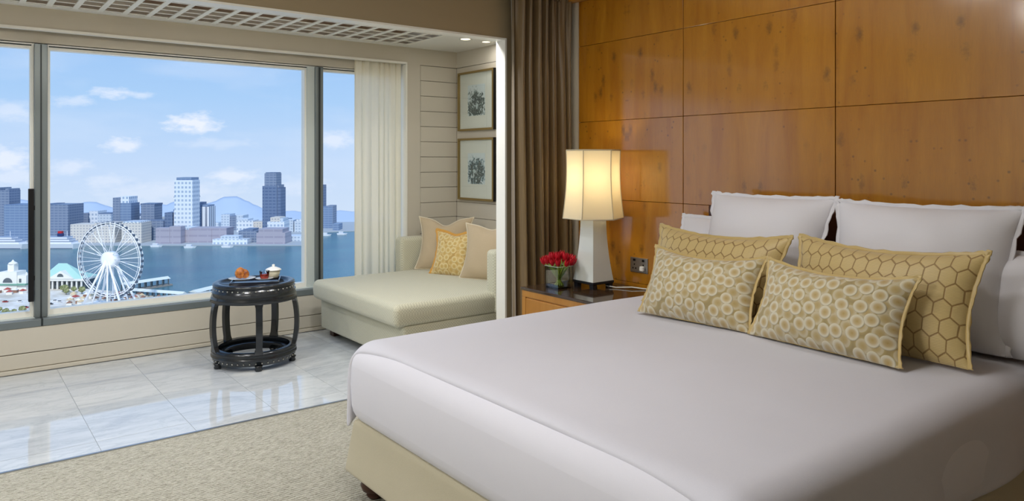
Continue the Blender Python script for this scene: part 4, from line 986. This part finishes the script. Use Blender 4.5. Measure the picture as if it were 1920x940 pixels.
def canopy(label, a, b, wdt, hgt):
    A = gp(*a); B = gp(*b); dv = (B-A); Ln = dv.length; xd = dv.normalized(); yd = Vector((-xd.y, xd.x, 0)); M = Matrix((xd, yd, Vector((0, 0, 1)))).transposed().to_4x4(); M.translation = Vector((A.x, A.y, Z0+.8))
    t = thing('pier_canopy', label, 'pier', A, 'covered piers by the wheel')
    MB().box(-2, Ln+2, -wdt/2, wdt/2, -1.5, .5).build('deck', MT('pier_deck', lin(150, 146, 140), .8).m, t, M=M)
    MB().add([(0, -wdt/2, hgt), (Ln, -wdt/2, hgt), (Ln, wdt/2, hgt), (0, wdt/2, hgt), (0, 0, hgt+2), (Ln, 0, hgt+2)], [(0, 1, 5, 4), (2, 3, 4, 5), (1, 2, 5), (3, 0, 4), (3, 2, 1, 0)]).build('roof', M_canopy, t, M=M)
    k = 0
    while k*6 < Ln:
        for y in (-wdt/2+.8, wdt/2-.8): MB().box(k*6-.4, k*6+.4, y-.4, y+.4, .5, hgt).build('post', M_pdk, t, M=M)
        k += 1
canopy('covered pier with pale roof reaching into water behind the wheel', (232, 548), (315, 535), 9, 6)
canopy('long low covered walkway at water edge right of the wheel', (252, 556), (346, 563), 6, 4.5)
canopy('covered pier at right of the wheel near the drum table', (362, 561), (402, 551), 10, 5)
rq = random.Random(11)
TAKEN = []
def free(u, v, rad):
    c = gp(u, v)
    l = Mw.inverted() @ c
    if abs(l.x) < 25+rad and abs(l.y) < 13+rad: return False
    if any((c-p).length < rad+q for p, q in TAKEN): return False
    TAKEN.append((c, rad)); return True
M_tent = [MT('tent_white', lin(244, 240, 232), .7).m, MT('tent_tan', lin(224, 200, 160), .7).m, M_pred, MT('tent_brown', lin(150, 112, 92), .7).m]
def tent(u, v, k, lb, grp, w=5.0):
    if not free(u, v, w*.72): return
    c = gp(u, v); t = thing('market_tent', lb, 'tent', c, grp); M = MBASIS @ Matrix.Rotation(rq.uniform(-.4, .4), 4, 'Z'); M.translation = Vector((c.x, c.y, Z0+1.5))
    MB().box(-w*.45, w*.45, -w*.4, w*.4, 0, 2.6).build('stall', M_pw if k != 0 else M_tent[3], t, M=M)
    MB().add([(-w/2, -w/2, 2.5), (w/2, -w/2, 2.5), (w/2, w/2, 2.5), (-w/2, w/2, 2.5), (0, 0, 4.2)], [(0, 1, 4), (1, 2, 4), (2, 3, 4), (3, 0, 4), (3, 2, 1, 0)]).build('canopy', M_tent[k], t, M=M)
for i in range(300):
    u = rq.uniform(130, 262); v = 558+rq.uniform(0, 22); tent(u, v, rq.choice([0, 1, 1, 2, 3]), 'small market stall tent around foot of the wheel', 'market stalls around the wheel', rq.uniform(3.5, 6))
for i in range(30): tent(250+i*3.1+rq.uniform(-2, 2), 561+i*.25+rq.uniform(0, 6), rq.choice([2, 3, 3, 1]), 'reddish brown stall along the waterfront walkway', 'stalls along the walkway', 4)
for i in range(16): tent(-4+i*3.6, 551+rq.uniform(-1, 5), rq.choice([2, 2, 0]), 'red roofed stall in front of the clock tower pier', 'stalls before the clock tower pier', 5)
tf = MT('plane_tree_foliage', lin(128, 136, 84), .9); tf.col(tf.ramp(tf.noise(tf.coord(), .8, 3), [(.35, lin(92, 104, 60)), (.65, lin(176, 176, 126))]))
def tree_mesh(sd):
    b = bmesh.new(); bmesh.ops.create_icosphere(b, subdivisions=3, radius=1)
    for vv in b.verts: vv.co *= 1+.45*noise.noise(vv.co*2.2+Vector((sd, 0, 0)))+.15*noise.noise(vv.co*6+Vector((sd, 2, 0)))
    me = bpy.data.meshes.new('foliage'); b.to_mesh(me); b.free(); me.materials.append(tf.m); return me
tms = [tree_mesh(k*5.0) for k in range(4)]; M_trunk = MT('trunk_brown', lin(100, 84, 64), .9).m
def tree(u, v, r, lb, grp):
    if not free(u, v, r*1.2): return
    c = gp(u, v); t = thing('tree', lb, 'tree', c, grp); zg = Z0+1.5
    MB().tube([(c.x, c.y, zg), (c.x, c.y, zg+r*1.3)], .25, 6).build('trunk', M_trunk, t, True)
    link('foliage', rq.choice(tms), Matrix.Translation((c.x, c.y, zg+r*1.6)) @ Matrix.Diagonal((r, r, r*.85, 1)), None, t)
for i in range(16): tree(-6+i*4.6+rq.uniform(-2, 2), 596+rq.uniform(-8, 8), rq.uniform(1.6, 2.8), 'small olive green tree on plaza at lower left', 'plaza trees at lower left')
for i in range(9): tree(92+i*9+rq.uniform(-3, 3), 592+rq.uniform(-6, 6), rq.uniform(1.2, 1.9), 'small shrub on the pale plaza below the wheel', 'plaza shrubs below the wheel')
for i in range(8): tree(rq.uniform(105, 160), 553+rq.uniform(-2, 4), rq.uniform(2, 3), 'tree in front of the mint roofed pier hall', 'trees by the pier hall')
M_car = [MT('car_white', lin(240, 240, 240), .3).m, MT('car_dark', lin(60, 64, 72), .3).m, MT('car_red', lin(170, 60, 50), .3).m]
for i in range(14):
    u, v = rq.uniform(2, 150), rq.uniform(566, 584)
    if not free(u, v, 2.6): continue
    c = gp(u, v); t = thing('parked_car', 'small car parked on the waterfront plaza', 'car', c, 'cars on the plaza')
    M = MBASIS @ Matrix.Rotation(rq.uniform(-.3, .3), 4, 'Z'); M.translation = Vector((c.x, c.y, Z0+1.5)); mc = rq.choice(M_car)
    MB().box(-2.2, 2.2, -.9, .9, .3, 1.0).build('body', mc, t, M=M, bevel=.15); MB().box(-1.2, 1.1, -.8, .8, 1.0, 1.6).build('cabin', M_car[1], t, M=M, bevel=.2)
